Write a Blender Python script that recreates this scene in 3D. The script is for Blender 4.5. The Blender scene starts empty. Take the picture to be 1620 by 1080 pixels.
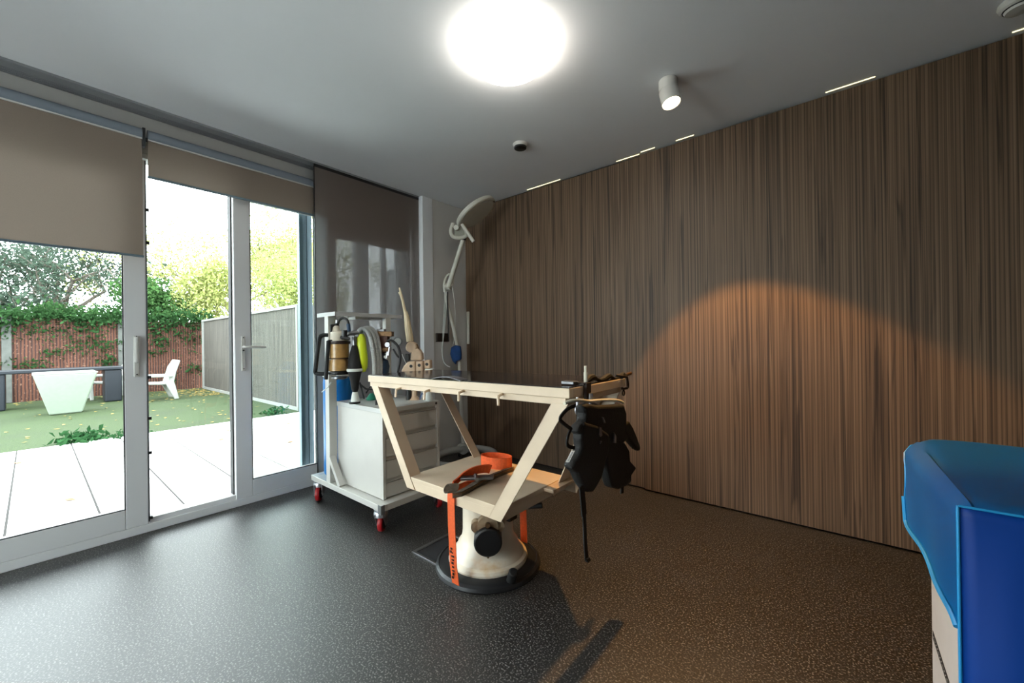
import bpy, bmesh, math, random
from mathutils import Vector, Matrix
S = bpy.context.scene
COL = S.collection
random.seed(7)
PI = math.pi

# ---------------------------------------------------------------- camera
H = 1.125; FPX = 628.27; YAW, PITCH, ROLL = 0.6910, 0.00091, -0.01333
fw = Vector((-math.sin(YAW)*math.cos(PITCH), math.cos(YAW)*math.cos(PITCH), math.sin(PITCH)))
r0 = Vector((math.cos(YAW), math.sin(YAW), 0)); u0 = r0.cross(fw)
rt = r0*math.cos(ROLL)+u0*math.sin(ROLL); up = -r0*math.sin(ROLL)+u0*math.cos(ROLL)
cd = bpy.data.cameras.new('camera'); cam = bpy.data.objects.new('camera', cd); COL.objects.link(cam)
m = Matrix((rt, up, -fw)).transposed().to_4x4(); m.translation = (0, 0, H); cam.matrix_world = m
cd.sensor_width = 36; cd.lens = FPX/1620*36; cd.clip_start = .02; cd.clip_end = 200
S.camera = cam
# ---------------------------------------------------------------- world, light, exposure
w = bpy.data.worlds.new('overcast_sky'); S.world = w; w.use_nodes = True
bg = w.node_tree.nodes['Background']; bg.inputs[0].default_value = (.90, .95, 1, 1); bg.inputs[1].default_value = 12.5
S.view_settings.view_transform = 'Standard'; S.view_settings.look = 'None'; S.view_settings.gamma = 1
S.view_settings.exposure = 0.0; S.view_settings.use_curve_mapping = False
LAMP_E = 17; SPOT_W = 150; LED_E = 2.0; FILL_SPOT_W = 60
S.cycles.max_bounces = 10; S.cycles.diffuse_bounces = 5; S.cycles.transparent_max_bounces = 16; S.cycles.sample_clamp_indirect = 6
S.cycles.caustics_reflective = False; S.cycles.caustics_refractive = False

# measuring helpers: a sight line through a measured point of the photo, cut by a real plane
def ray(x, y): return fw + rt*((x-810)/FPX) - up*((y-540)/FPX)
O = Vector((0, 0, H))
def onX(x, y, X): d = ray(x, y); return O+d*(X/d.x)
def onY(x, y, Y): d = ray(x, y); return O+d*(Y/d.y)
def onZ(x, y, Z): d = ray(x, y); return O+d*((Z-H)/d.z)
def at(x, y, D): return O+ray(x, y)*D

# ---------------------------------------------------------------- materials
def lin(c):
    return tuple(((v/255)/12.92 if v/255 <= .04045 else ((v/255+.055)/1.055)**2.4) for v in c)+(1,)
MC = {}
def pm(name, rgb, rough=.5, metal=0, var=.06, scale=20, bump=0, bscale=200, coat=0, spec=.5, trans=0, emit=None, es=0, stretch=None, alpha=None):
    """procedural principled material: noise-varied colour, optional bump"""
    if name in MC: return MC[name]
    M = bpy.data.materials.new(name); M.use_nodes = True; nt = M.node_tree; b = nt.nodes['Principled BSDF']
    c = lin(rgb)
    tc = nt.nodes.new('ShaderNodeTexCoord'); mp = nt.nodes.new('ShaderNodeMapping')
    nt.links.new(tc.outputs['Object'], mp.inputs[0])
    if stretch: mp.inputs['Scale'].default_value = stretch
    n = nt.nodes.new('ShaderNodeTexNoise'); n.inputs['Scale'].default_value = scale; n.inputs['Detail'].default_value = 4
    nt.links.new(mp.outputs[0], n.inputs['Vector'])
    r = nt.nodes.new('ShaderNodeValToRGB')
    r.color_ramp.elements[0].position = .3; r.color_ramp.elements[1].position = .7
    r.color_ramp.elements[0].color = tuple(v*(1-var) for v in c[:3])+(1,)
    r.color_ramp.elements[1].color = tuple(min(1, v*(1+var)) for v in c[:3])+(1,)
    nt.links.new(n.outputs['Fac'], r.inputs[0]); nt.links.new(r.outputs[0], b.inputs['Base Color'])
    b.inputs['Roughness'].default_value = rough; b.inputs['Metallic'].default_value = metal
    b.inputs['Specular IOR Level'].default_value = spec; b.inputs['Coat Weight'].default_value = coat
    b.inputs['Transmission Weight'].default_value = trans
    if emit: b.inputs['Emission Color'].default_value = emit; b.inputs['Emission Strength'].default_value = es
    if bump:
        n2 = nt.nodes.new('ShaderNodeTexNoise'); n2.inputs['Scale'].default_value = bscale
        nt.links.new(mp.outputs[0], n2.inputs['Vector'])
        bp = nt.nodes.new('ShaderNodeBump'); bp.inputs['Strength'].default_value = bump; bp.inputs['Distance'].default_value = .002
        nt.links.new(n2.outputs['Fac'], bp.inputs['Height']); nt.links.new(bp.outputs[0], b.inputs['Normal'])
    MC[name] = M; return M

def fabric(name, rgb, transl=.3, transp=0.0, weave=900, tcol=None):
    M = bpy.data.materials.new(name); M.use_nodes = True; nt = M.node_tree; nt.nodes.clear(); N = nt.nodes.new; L = nt.links.new
    out = N('ShaderNodeOutputMaterial'); d = N('ShaderNodeBsdfDiffuse'); t = N('ShaderNodeBsdfTranslucent'); tr = N('ShaderNodeBsdfTransparent')
    tc = N('ShaderNodeTexCoord'); n = N('ShaderNodeTexNoise'); n.inputs['Scale'].default_value = weave; L(tc.outputs['Object'], n.inputs[0])
    r = N('ShaderNodeValToRGB'); c = lin(rgb)
    r.color_ramp.elements[0].color = tuple(v*.85 for v in c[:3])+(1,); r.color_ramp.elements[1].color = tuple(v*1.12 for v in c[:3])+(1,)
    L(n.outputs['Fac'], r.inputs[0]); L(r.outputs[0], d.inputs[0])
    if tcol: t.inputs[0].default_value = lin(tcol)
    else: L(r.outputs[0], t.inputs[0])
    m1 = N('ShaderNodeMixShader'); m1.inputs[0].default_value = transl; L(d.outputs[0], m1.inputs[1]); L(t.outputs[0], m1.inputs[2])
    m2 = N('ShaderNodeMixShader'); m2.inputs[0].default_value = transp; L(m1.outputs[0], m2.inputs[1]); L(tr.outputs[0], m2.inputs[2])
    L(m2.outputs[0], out.inputs[0]); return M

def glass_mat():
    M = bpy.data.materials.new('window_glass'); M.use_nodes = True; nt = M.node_tree; nt.nodes.clear(); N = nt.nodes.new; L = nt.links.new
    out = N('ShaderNodeOutputMaterial'); g = N('ShaderNodeBsdfGlossy'); g.inputs['Roughness'].default_value = .005
    g.inputs[0].default_value = (.8, .85, .85, 1)
    tr = N('ShaderNodeBsdfTransparent'); tr.inputs[0].default_value = (.93, .965, .95, 1)
    f = N('ShaderNodeFresnel'); f.inputs[0].default_value = 1.3
    mx = N('ShaderNodeMixShader'); L(f.outputs[0], mx.inputs[0]); L(tr.outputs[0], mx.inputs[1]); L(g.outputs[0], mx.inputs[2]); L(mx.outputs[0], out.inputs[0])
    return M

def ramp(nt, src, stops):
    r = nt.nodes.new('ShaderNodeValToRGB'); e = r.color_ramp.elements
    while len(e) < len(stops): e.new(.5)
    for k, (p, c) in enumerate(stops): e[k].position = p; e[k].color = c if len(c) == 4 else lin(c)
    nt.links.new(src, r.inputs[0]); return r.outputs[0]

def wood_mat():
    """dark zebrano veneer: fine vertical grain, thin dark veins, vertical grooves"""
    M = bpy.data.materials.new('striped_wood_veneer'); M.use_nodes = True; nt = M.node_tree; b = nt.nodes['Principled BSDF']; N = nt.nodes.new; L = nt.links.new
    tc = N('ShaderNodeTexCoord')
    def noise(sc, s, det=3, dist=0):
        mp = N('ShaderNodeMapping'); mp.inputs['Scale'].default_value = sc; L(tc.outputs['Object'], mp.inputs[0])
        n = N('ShaderNodeTexNoise'); n.inputs['Scale'].default_value = s; n.inputs['Detail'].default_value = det; n.inputs['Distortion'].default_value = dist
        L(mp.outputs[0], n.inputs[0]); return n.outputs['Fac']
    fine = ramp(nt, noise((110, 1, .55), 1.0, 4, .3), [(.34, (76, 59, 45)), (.5, (109, 87, 67)), (.66, (129, 105, 83))])
    broad = ramp(nt, noise((7, 1, .12), 1.0, 2), [(.3, (.86, .86, .86, 1)), (.7, (1.04, 1.04, 1.04, 1))])
    veins = ramp(nt, noise((26, 1, .5), 1.3, 5, 1.2), [(.36, (.22, .19, .17, 1)), (.45, (1, 1, 1, 1))])
    m1 = N('ShaderNodeMix'); m1.data_type = 'RGBA'; m1.blend_type = 'MULTIPLY'; m1.inputs[0].default_value = 1; L(fine, m1.inputs[6]); L(broad, m1.inputs[7])
    m2 = N('ShaderNodeMix'); m2.data_type = 'RGBA'; m2.blend_type = 'MULTIPLY'; m2.inputs[0].default_value = .7; L(m1.outputs[2], m2.inputs[6]); L(veins, m2.inputs[7])
    # grooves
    wv = N('ShaderNodeTexWave'); wv.wave_type = 'BANDS'; wv.bands_direction = 'X'; wv.inputs['Scale'].default_value = 21; wv.inputs['Distortion'].default_value = .0
    L(tc.outputs['Object'], wv.inputs[0])
    g = ramp(nt, wv.outputs['Fac'], [(.02, (.28, .26, .25, 1)), (.17, (1, 1, 1, 1))])
    m3 = N('ShaderNodeMix'); m3.data_type = 'RGBA'; m3.blend_type = 'MULTIPLY'; m3.inputs[0].default_value = .55; L(m2.outputs[2], m3.inputs[6]); L(g, m3.inputs[7])
    L(m3.outputs[2], b.inputs['Base Color']); b.inputs['Roughness'].default_value = .5; b.inputs['Specular IOR Level'].default_value = .35
    bp = N('ShaderNodeBump'); bp.inputs['Strength'].default_value = .5; bp.inputs['Distance'].default_value = .002; L(m3.outputs[2], bp.inputs['Height']); L(bp.outputs[0], b.inputs['Normal'])
    return M

def floor_mat():
    M = bpy.data.materials.new('speckled_resin_floor'); M.use_nodes = True; nt = M.node_tree; b = nt.nodes['Principled BSDF']; N = nt.nodes.new; L = nt.links.new
    tc = N('ShaderNodeTexCoord')
    n = N('ShaderNodeTexNoise'); n.inputs['Scale'].default_value = 150; n.inputs['Detail'].default_value = 3; L(tc.outputs['Object'], n.inputs[0])
    c = ramp(nt, n.outputs['Fac'], [(.42, (10, 9, 9)), (.5, (22, 19, 18)), (.57, (60, 57, 55)), (.65, (132, 129, 126))])
    n2 = N('ShaderNodeTexNoise'); n2.inputs['Scale'].default_value = 1.7; n2.inputs['Detail'].default_value = 5; L(tc.outputs['Object'], n2.inputs[0])
    c2 = ramp(nt, n2.outputs['Fac'], [(.3, (.86, .86, .86, 1)), (.7, (1, 1, 1, 1))])
    m1 = N('ShaderNodeMix'); m1.data_type = 'RGBA'; m1.blend_type = 'MULTIPLY'; m1.inputs[0].default_value = 1; L(c, m1.inputs[6]); L(c2, m1.inputs[7])
    v = N('ShaderNodeTexVoronoi'); v.inputs['Scale'].default_value = 9; L(tc.outputs['Object'], v.inputs[0])
    cr = ramp(nt, v.outputs['Distance'], [(.02, (1, 1, 1, 1)), (.028, (0, 0, 0, 1))])
    m2 = N('ShaderNodeMix'); m2.data_type = 'RGBA'; L(cr, m2.inputs[0]); L(m1.outputs[2], m2.inputs[6]); m2.inputs[7].default_value = lin((160, 152, 140))
    L(m2.outputs[2], b.inputs['Base Color']); b.inputs['Roughness'].default_value = .48; b.inputs['Specular IOR Level'].default_value = .85
    bp = N('ShaderNodeBump'); bp.inputs['Strength'].default_value = .22; bp.inputs['Distance'].default_value = .001; L(n.outputs['Fac'], bp.inputs['Height']); L(bp.outputs[0], b.inputs['Normal'])
    return M

def stripes_mat(name, c0, c1, scale, direction='Y', rough=.8, specks=None):
    M = bpy.data.materials.new(name); M.use_nodes = True; nt = M.node_tree; b = nt.nodes['Principled BSDF']; N = nt.nodes.new; L = nt.links.new
    tc = N('ShaderNodeTexCoord'); wv = N('ShaderNodeTexWave'); wv.bands_direction = direction; wv.inputs['Scale'].default_value = scale; wv.inputs['Distortion'].default_value = 1.5; wv.inputs['Detail'].default_value = 3
    L(tc.outputs['Object'], wv.inputs[0]); c = ramp(nt, wv.outputs['Fac'], [(.1, c0), (.6, c1)])
    mp = N('ShaderNodeMapping'); mp.inputs['Scale'].default_value = (30, 30, 1); L(tc.outputs['Object'], mp.inputs[0])
    n = N('ShaderNodeTexNoise'); n.inputs['Scale'].default_value = 1; n.inputs['Detail'].default_value = 3; L(mp.outputs[0], n.inputs[0])
    c2 = ramp(nt, n.outputs['Fac'], [(.3, (.6, .6, .6, 1)), (.7, (1.15, 1.15, 1.15, 1))])
    m1 = N('ShaderNodeMix'); m1.data_type = 'RGBA'; m1.blend_type = 'MULTIPLY'; m1.inputs[0].default_value = 1; L(c, m1.inputs[6]); L(c2, m1.inputs[7])
    src = m1.outputs[2]
    if specks:
        n3 = N('ShaderNodeTexNoise'); n3.inputs['Scale'].default_value = 22; n3.inputs['Detail'].default_value = 4; L(tc.outputs['Object'], n3.inputs[0])
        f = ramp(nt, n3.outputs['Fac'], [(.6, (0, 0, 0, 1)), (.66, (1, 1, 1, 1))])
        m2 = N('ShaderNodeMix'); m2.data_type = 'RGBA'; L(f, m2.inputs[0]); L(src, m2.inputs[6]); m2.inputs[7].default_value = lin(specks); src = m2.outputs[2]
    L(src, b.inputs['Base Color']); b.inputs['Roughness'].default_value = rough
    bp = N('ShaderNodeBump'); bp.inputs['Strength'].default_value = .6; bp.inputs['Distance'].default_value = .01; L(wv.outputs['Fac'], bp.inputs['Height']); L(bp.outputs[0], b.inputs['Normal'])
    return M

def grass_mat():
    M = bpy.data.materials.new('mown_lawn'); M.use_nodes = True; nt = M.node_tree; b = nt.nodes['Principled BSDF']; N = nt.nodes.new; L = nt.links.new
    tc = N('ShaderNodeTexCoord')
    n = N('ShaderNodeTexNoise'); n.inputs['Scale'].default_value = 60; n.inputs['Detail'].default_value = 6; L(tc.outputs['Object'], n.inputs[0])
    c = ramp(nt, n.outputs['Fac'], [(.3, (28, 40, 12)), (.55, (44, 62, 20)), (.75, (66, 76, 32))])
    n2 = N('ShaderNodeTexNoise'); n2.inputs['Scale'].default_value = 1.1; n2.inputs['Detail'].default_value = 6; L(tc.outputs['Object'], n2.inputs[0])
    f = ramp(nt, n2.outputs['Fac'], [(.5, (0, 0, 0, 1)), (.75, (.6, .6, .6, 1))])
    m = N('ShaderNodeMix'); m.data_type = 'RGBA'; L(f, m.inputs[0]); L(c, m.inputs[6]); m.inputs[7].default_value = lin((34, 44, 20)); L(m.outputs[2], b.inputs['Base Color'])
    b.inputs['Roughness'].default_value = .9
    bp = N('ShaderNodeBump'); bp.inputs['Strength'].default_value = .8; bp.inputs['Distance'].default_value = .02; L(n.outputs['Fac'], bp.inputs['Height']); L(bp.outputs[0], b.inputs['Normal'])
    return M

def leaf_mat(name, rgb, var=.35, tr=.35):
    M = bpy.data.materials.new(name); M.use_nodes = True; nt = M.node_tree; nt.nodes.clear(); N = nt.nodes.new; L = nt.links.new
    out = N('ShaderNodeOutputMaterial'); d = N('ShaderNodeBsdfDiffuse'); t = N('ShaderNodeBsdfTranslucent'); m1 = N('ShaderNodeMixShader'); m1.inputs[0].default_value = tr
    tc = N('ShaderNodeTexCoord'); n = N('ShaderNodeTexNoise'); n.inputs['Scale'].default_value = 6; n.inputs['Detail'].default_value = 6; L(tc.outputs['Object'], n.inputs[0])
    c = lin(rgb); col = ramp(nt, n.outputs['Fac'], [(.35, tuple(v*(1-var) for v in c[:3])+(1,)), (.65, tuple(v*(1+var) for v in c[:3])+(1,))])
    L(col, d.inputs[0]); L(col, t.inputs[0]); L(d.outputs[0], m1.inputs[1]); L(t.outputs[0], m1.inputs[2]); L(m1.outputs[0], out.inputs[0]); return M

def ceiling_mat(): return pm('matt_white_ceiling_paint', (240, 242, 245), .85, var=.015, scale=2)

WHITE = pm('white_powder_coat', (206, 204, 198), .38, var=.02, scale=8, bump=.1, bscale=300)
UPVC = pm('pale_grey_door_frame', (222, 222, 222), .35, var=.015, scale=4)
WALLW = pm('off_white_wall_paint', (208, 206, 202), .8, var=.02, scale=5)
GREYWALL = pm('grey_wall_paint', (98, 94, 90), .85, var=.03, scale=5)
CREAM = pm('worn_cream_enamel', (216, 196, 170), .38, var=.05, scale=9, bump=.15, bscale=90)
BLACKP = pm('black_plastic', (18, 18, 20), .45, var=.2)
BLACKR = pm('black_rubber', (14, 14, 15), .6, var=.2, bump=.2)
CHROME = pm('chrome', (200, 200, 205), .35, 1, var=.03)
STEEL = pm('grey_steel', (130, 130, 132), .35, .9, var=.08)
BRASS = pm('dark_brass', (110, 84, 58), .4, .7, var=.3, scale=60)
RED = pm('red_polyurethane', (168, 28, 34), .4, var=.08)
ORANGE = pm('orange_webbing', (226, 92, 34), .7, var=.12, scale=90, bump=.5, bscale=900)
DIRTY = pm('soiled_webbing', (86, 72, 58), .8, var=.3, scale=60, bump=.5)
BLACKF = pm('black_nylon_fabric', (13, 12, 12), .75, var=.3, scale=40, bump=.6, bscale=120)
DARKMAT = pm('dark_glossy_rubber_mat', (38, 32, 32), .12, var=.1, scale=4, spec=.6)
LAMPW = pm('light_grey_plastic', (206, 203, 190), .42, var=.03)
BASEG = pm('pale_grey_lacquer', (176, 178, 176), .4, var=.03)
BLUEC = pm('blue_cloth', (22, 66, 122), .8, var=.2, bump=.4)
BLUEB = pm('blue_painted_steel', (14, 118, 196), .35, var=.05)
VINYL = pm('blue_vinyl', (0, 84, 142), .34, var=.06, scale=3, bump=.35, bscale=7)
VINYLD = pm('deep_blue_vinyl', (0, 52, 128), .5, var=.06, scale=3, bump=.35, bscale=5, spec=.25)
PIPE = pm('light_blue_piping', (36, 140, 196), .35, var=.05)
TAN = pm('tan_enamel', (204, 178, 150), .45, var=.08, scale=30)
WOODL = pm('pale_timber_lever', (200, 182, 148), .5, var=.25, scale=30, stretch=(4, 4, .4))
AMBER = pm('amber_canister_granules', (186, 146, 88), .35, var=.22, scale=25, coat=.5)
YEL = pm('yellow_green_rubber', (206, 222, 40), .4, var=.05)
HOSE = pm('grey_corrugated_hose', (186, 190, 190), .45, var=.06)
TEAL = pm('dark_blue_valve', (22, 52, 78), .45, var=.1)
GREEN = pm('green_rubber', (44, 140, 112), .45, var=.08)
NAVY = pm('dark_grey_table_lacquer', (20, 25, 34), .45, var=.06)
OUTP = pm('white_garden_plastic', (158, 160, 154), .45, var=.02)
PLAST = pm('white_moulded_plastic', (226, 232, 226), .4, var=.02)
CONC = pm('grey_concrete', (84, 86, 82), .85, var=.12, scale=12, bump=.4, bscale=60)
BARK = pm('grey_brown_bark', (92, 84, 76), .9, var=.25, scale=20, bump=.6, bscale=30)
BARKY = pm('dark_branch_bark', (96, 82, 66), .9, var=.25, scale=20)
SLATE = pm('blue_grey_aluminium', (104, 122, 132), .4, .3, var=.04)
GASK = pm('black_gasket', (24, 25, 27), .6)
GLASS = glass_mat(); WOOD = wood_mat(); FLOORM = floor_mat()

# ---------------------------------------------------------------- mesh building
class MB:
    def __init__(s): s.v = []; s.f = []; s.sm = []
    def add(s, vs, fs, smooth=False):
        k = len(s.v); s.v += [Vector(v) for v in vs]; s.f += [[i+k for i in f] for f in fs]; s.sm += [smooth]*len(fs); return s
    def box(s, a, b):
        x0, y0, z0 = a; x1, y1, z1 = b
        return s.add([(x0,y0,z0),(x1,y0,z0),(x1,y1,z0),(x0,y1,z0),(x0,y0,z1),(x1,y0,z1),(x1,y1,z1),(x0,y1,z1)],
                     [(0,3,2,1),(4,5,6,7),(0,1,5,4),(1,2,6,5),(2,3,7,6),(3,0,4,7)])
    def hexa(s, b, t):  # two quads
        return s.add(list(b)+list(t), [(0,3,2,1),(4,5,6,7),(0,1,5,4),(1,2,6,5),(2,3,7,6),(3,0,4,7)])
    def beam(s, a, b, wx, wy, ref=(0, 0, 1)):   # rectangular bar from a to b
        a, b = Vector(a), Vector(b); d = (b-a).normalized(); r = Vector(ref)
        u = d.cross(r); u = u.normalized() if u.length > 1e-4 else Vector((1, 0, 0)); v = u.cross(d).normalized()
        q = [u*sx*wx/2+v*sy*wy/2 for sx, sy in ((-1,-1),(1,-1),(1,1),(-1,1))]
        return s.hexa([a+k for k in q], [b+k for k in q])
    def tube(s, pts, r, n=12, cap=True, closed=False):
        pts = [Vector(p) for p in pts]; N = len(pts); rr = r if isinstance(r, (list, tuple)) else [r]*N
        T = []
        for i in range(N):
            a = pts[(i-1) % N] if (i or closed) else pts[i]; b = pts[(i+1) % N] if (i < N-1 or closed) else pts[i]
            T.append((b-a).normalized())
        u = T[0].orthogonal().normalized(); vs = []
        for i in range(N):
            u = (u-T[i]*u.dot(T[i])).normalized(); v = T[i].cross(u)
            for k in range(n):
                an = 2*PI*k/n; vs.append(pts[i]+(u*math.cos(an)+v*math.sin(an))*rr[i])
        fs = []
        for i in range(N if closed else N-1):
            j = (i+1) % N
            for k in range(n): fs.append((i*n+k, i*n+(k+1) % n, j*n+(k+1) % n, j*n+k))
        s.add(vs, fs, True)
        if cap and not closed:
            s.add([vs[k] for k in range(n)], [tuple(reversed(range(n)))]); s.add([vs[(N-1)*n+k] for k in range(n)], [tuple(range(n))])
        return s
    def lathe(s, prof, c=(0,0,0), axis=(0,0,1), n=32, smooth=True, sx=1):
        """prof: list of (radius, height) along axis"""
        c = Vector(c); ax = Vector(axis).normalized(); u = ax.orthogonal().normalized() if abs(ax.z) < .99 else Vector((1,0,0)); v = ax.cross(u)
        vs = []; fs = []
        for r, h in prof:
            for k in range(n):
                a = 2*PI*k/n; vs.append(c+ax*h+(u*math.cos(a)*sx+v*math.sin(a))*r)
        for i in range(len(prof)-1):
            for k in range(n): fs.append((i*n+k, i*n+(k+1) % n, (i+1)*n+(k+1) % n, (i+1)*n+k))
        s.add(vs, fs, smooth)
        if prof[0][0] > 1e-5: s.add(vs[:n], [tuple(reversed(range(n)))])
        if prof[-1][0] > 1e-5: s.add(vs[-n:], [tuple(range(n))])
        return s
    def slab(s, pts, thick):   # planar outline extruded by a vector
        pts = [Vector(p) for p in pts]; t = Vector(thick); n = len(pts)
        return s.add(pts+[p+t for p in pts], [tuple(range(n)), tuple(reversed(range(n, 2*n)))]+[((i+1) % n, i, n+i, n+(i+1) % n) for i in range(n)])
    def strip(s, path, widthvec, th):   # a band following a path
        w_ = Vector(widthvec)/2; P = [Vector(p) for p in path]; vs = []; fs = []
        for i, p in enumerate(P):
            t = (P[min(i+1, len(P)-1)]-P[max(i-1, 0)]).normalized(); nn = t.cross(w_).normalized()*th/2
            vs += [p-w_-nn, p+w_-nn, p+w_+nn, p-w_+nn]
        for i in range(len(P)-1):
            for k in range(4): fs.append((4*i+k, 4*i+(k+1) % 4, 4*i+4+(k+1) % 4, 4*i+4+k))
        fs += [(3,2,1,0), tuple(4*(len(P)-1)+k for k in range(4))]
        return s.add(vs, fs, False)
    def leaves(s, c, rad, n, size, shell=.0):
        c = Vector(c); rad = Vector(rad)
        for _ in range(n):
            while 1:
                p = Vector((random.uniform(-1,1), random.uniform(-1,1), random.uniform(-1,1)))
                if shell*shell < p.length_squared < 1: break
            p = Vector((p.x*rad.x, p.y*rad.y, p.z*rad.z))+c
            s.leaf(p, size*random.uniform(.6, 1.3))
        return s
    def leaf(s, p, sz, flat=False):
        if flat: d = Vector((random.gauss(0,1), random.gauss(0,1), 0)).normalized(); nn = Vector((random.gauss(0,.2), random.gauss(0,.2), 1))
        else: d = Vector((random.gauss(0,1), random.gauss(0,1), random.gauss(0,1))).normalized(); nn = Vector((random.gauss(0,1), random.gauss(0,1), random.gauss(0,1)))
        e = d.cross(nn).normalized()
        q = d.cross(e)*sz*.15
        s.add([p-d*sz, p+e*sz*.5+q, p+d*sz, p-e*sz*.5+q], [(0,1,2,3)])
    def build(s, name, mat, parent=None, bevel=0, org=None, seg=2, sub=0):
        me = bpy.data.meshes.new(name); o = bpy.data.objects.new(name, me); COL.objects.link(o)
        og = Vector((0,0,0))
        if parent is not None: og = Vector(parent.get('_o', (0,0,0))); o.parent = parent; o['_o'] = list(og)
        elif org is not None: og = Vector(org); o.location = og; o['_o'] = list(og)
        me.from_pydata([tuple(v-og) for v in s.v], [], s.f); me.update()
        me.polygons.foreach_set('use_smooth', s.sm)
        if any(s.sm): me.set_sharp_from_angle(angle=.5)
        if not getattr(s, 'open', False):
            bm = bmesh.new(); bm.from_mesh(me); bmesh.ops.recalc_face_normals(bm, faces=bm.faces); bm.to_mesh(me); bm.free()
        if isinstance(mat, (list, tuple)):
            for q in mat: me.materials.append(q)
        else: me.materials.append(mat)
        if bevel:
            md = o.modifiers.new('bevel', 'BEVEL'); md.width = bevel; md.segments = seg; md.limit_method = 'ANGLE'; md.angle_limit = .6
        if sub: md = o.modifiers.new('sub', 'SUBSURF'); md.levels = md.render_levels = sub
        return o

def tag(o, label, cat, group=None, kind=None):
    if label: o['label'] = label
    if cat: o['category'] = cat
    if group: o['group'] = group
    if kind: o['kind'] = kind
    return o
def thing(name, label, cat, loc, group=None):
    o = bpy.data.objects.new(name, None); COL.objects.link(o); o.location = loc; o['_o'] = list(loc); o.empty_display_size = .05
    return tag(o, label, cat, group)
def struct(name, mb, mat, parent=None, **k):
    o = mb.build(name, mat, parent, **k)
    if parent is None: o['kind'] = 'structure'
    return o
def dup(o, delta, parent=None):
    c = o.copy(); COL.objects.link(c)
    if parent is None: c.location = Vector(o.location)+Vector(delta)
    else: c.parent = parent
    for ch in list(o.children): dup(ch, delta, c)
    return c
def arc(c, r, a0, a1, n, u=(1,0,0), v=(0,0,1)):
    c, u, v = Vector(c), Vector(u), Vector(v)
    return [c+u*r*math.cos(a0+(a1-a0)*i/n)+v*r*math.sin(a0+(a1-a0)*i/n) for i in range(n+1)]
def spline(pts, n=8):
    P = [Vector(p) for p in pts]; P = [P[0]]+P+[P[-1]]; out = []
    for i in range(1, len(P)-2):
        for k in range(n):
            t = k/n; a, b, c, d = P[i-1], P[i], P[i+1], P[i+2]
            out.append(.5*((2*b)+(c-a)*t+(2*a-5*b+4*c-d)*t*t+(3*b-a-3*c+d)*t**3))
    return out+[P[-2]]

# ================================================================= ROOM
CZ = 2.53
struct('floor', MB().box((-3.30, -2.6, -.1), (3.2, 3.2, 0)), FLOORM)
ce = struct('ceiling', MB().box((-3.095, -2.6, CZ), (3.2, 3.2, CZ+.2)), ceiling_mat())
tk = MB().box((-3.5, -2.6, CZ+.03), (-3.094, 2.52, CZ+.2))
struct('wall_left', tk.box((-3.45, -2.6, 2.30), (-3.25, 2.50, CZ+.03)).box((-3.45, 2.50, -.1), (-3.06, 3.2, CZ+.2)), WALLW)
struct('wall_back', MB().box((-3.06, 2.985, 0), (3.2, 3.2, CZ+.01)), GREYWALL)
struct('wall_right', MB().box((3.0, -2.4, 0), (3.2, 3.0, CZ+.01)), GREYWALL)
WX0, WX1 = -3.05, -1.2    # opening added behind the camera to let in extra daylight
struct('wall_front', MB().box((-3.45, -2.6, 2.3), (3.2, -2.4, CZ+.01)).box((-3.45, -2.6, -.1), (WX0, -2.4, 2.3)).box((WX1, -2.6, -.1), (3.2, -2.4, 2.3)).box((WX0, -2.6, -.1), (WX1, -2.4, 0)), WALLW)
# side return of the window wall seen as a bright narrow strip
struct('trim_1', MB().box((-3.24, 2.38, 0), (-3.055, 2.502, CZ)), pm('satin_white_trim', (238, 240, 242), .35, var=.01), bevel=.004)
# wood panels (sliding, the left one set back behind the right one)
for nm, x0, x1, y0 in (('door_3', -3.055, -1.10, 2.94), ('door_4', -1.143, 2.98, 2.915)):
    o = struct(nm, MB().box((x0, y0, .012), (x1, y0+.022, 2.512)), WOOD)
    if nm == 'door_3':
        h = MB().box((-3.04, 2.926, 1.11), (-3.005, 2.942, 1.45)).build('door_handle', LAMPW, o, bevel=.005); h['label'] = 'pale vertical pull handle'
struct('trim_2', MB().box((-3.05, 2.965, 0), (3.0, 2.985, .012)).box((-3.05, 2.965, 2.512), (3.0, 2.985, CZ)), BLACKP)

# ceiling curtain track with grooves
tm = MB().box((-3.17, -2.4, CZ-.012), (-3.097, 2.37, CZ+.03))
for k in range(4): tm.box((-3.235+k*.0165, -2.4, CZ-.012), (-3.235+k*.0165+.010, 2.37, CZ+.03))
tm.box((-3.25, -2.4, CZ+.01), (-3.097, 2.37, CZ+.03))
tag(tm.build('curtain_track', pm('grey_aluminium_track', (150, 152, 154), .45, .3, var=.02)), 'grey grooved aluminium curtain track along the ceiling above the garden doors', 'curtain track')

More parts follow.
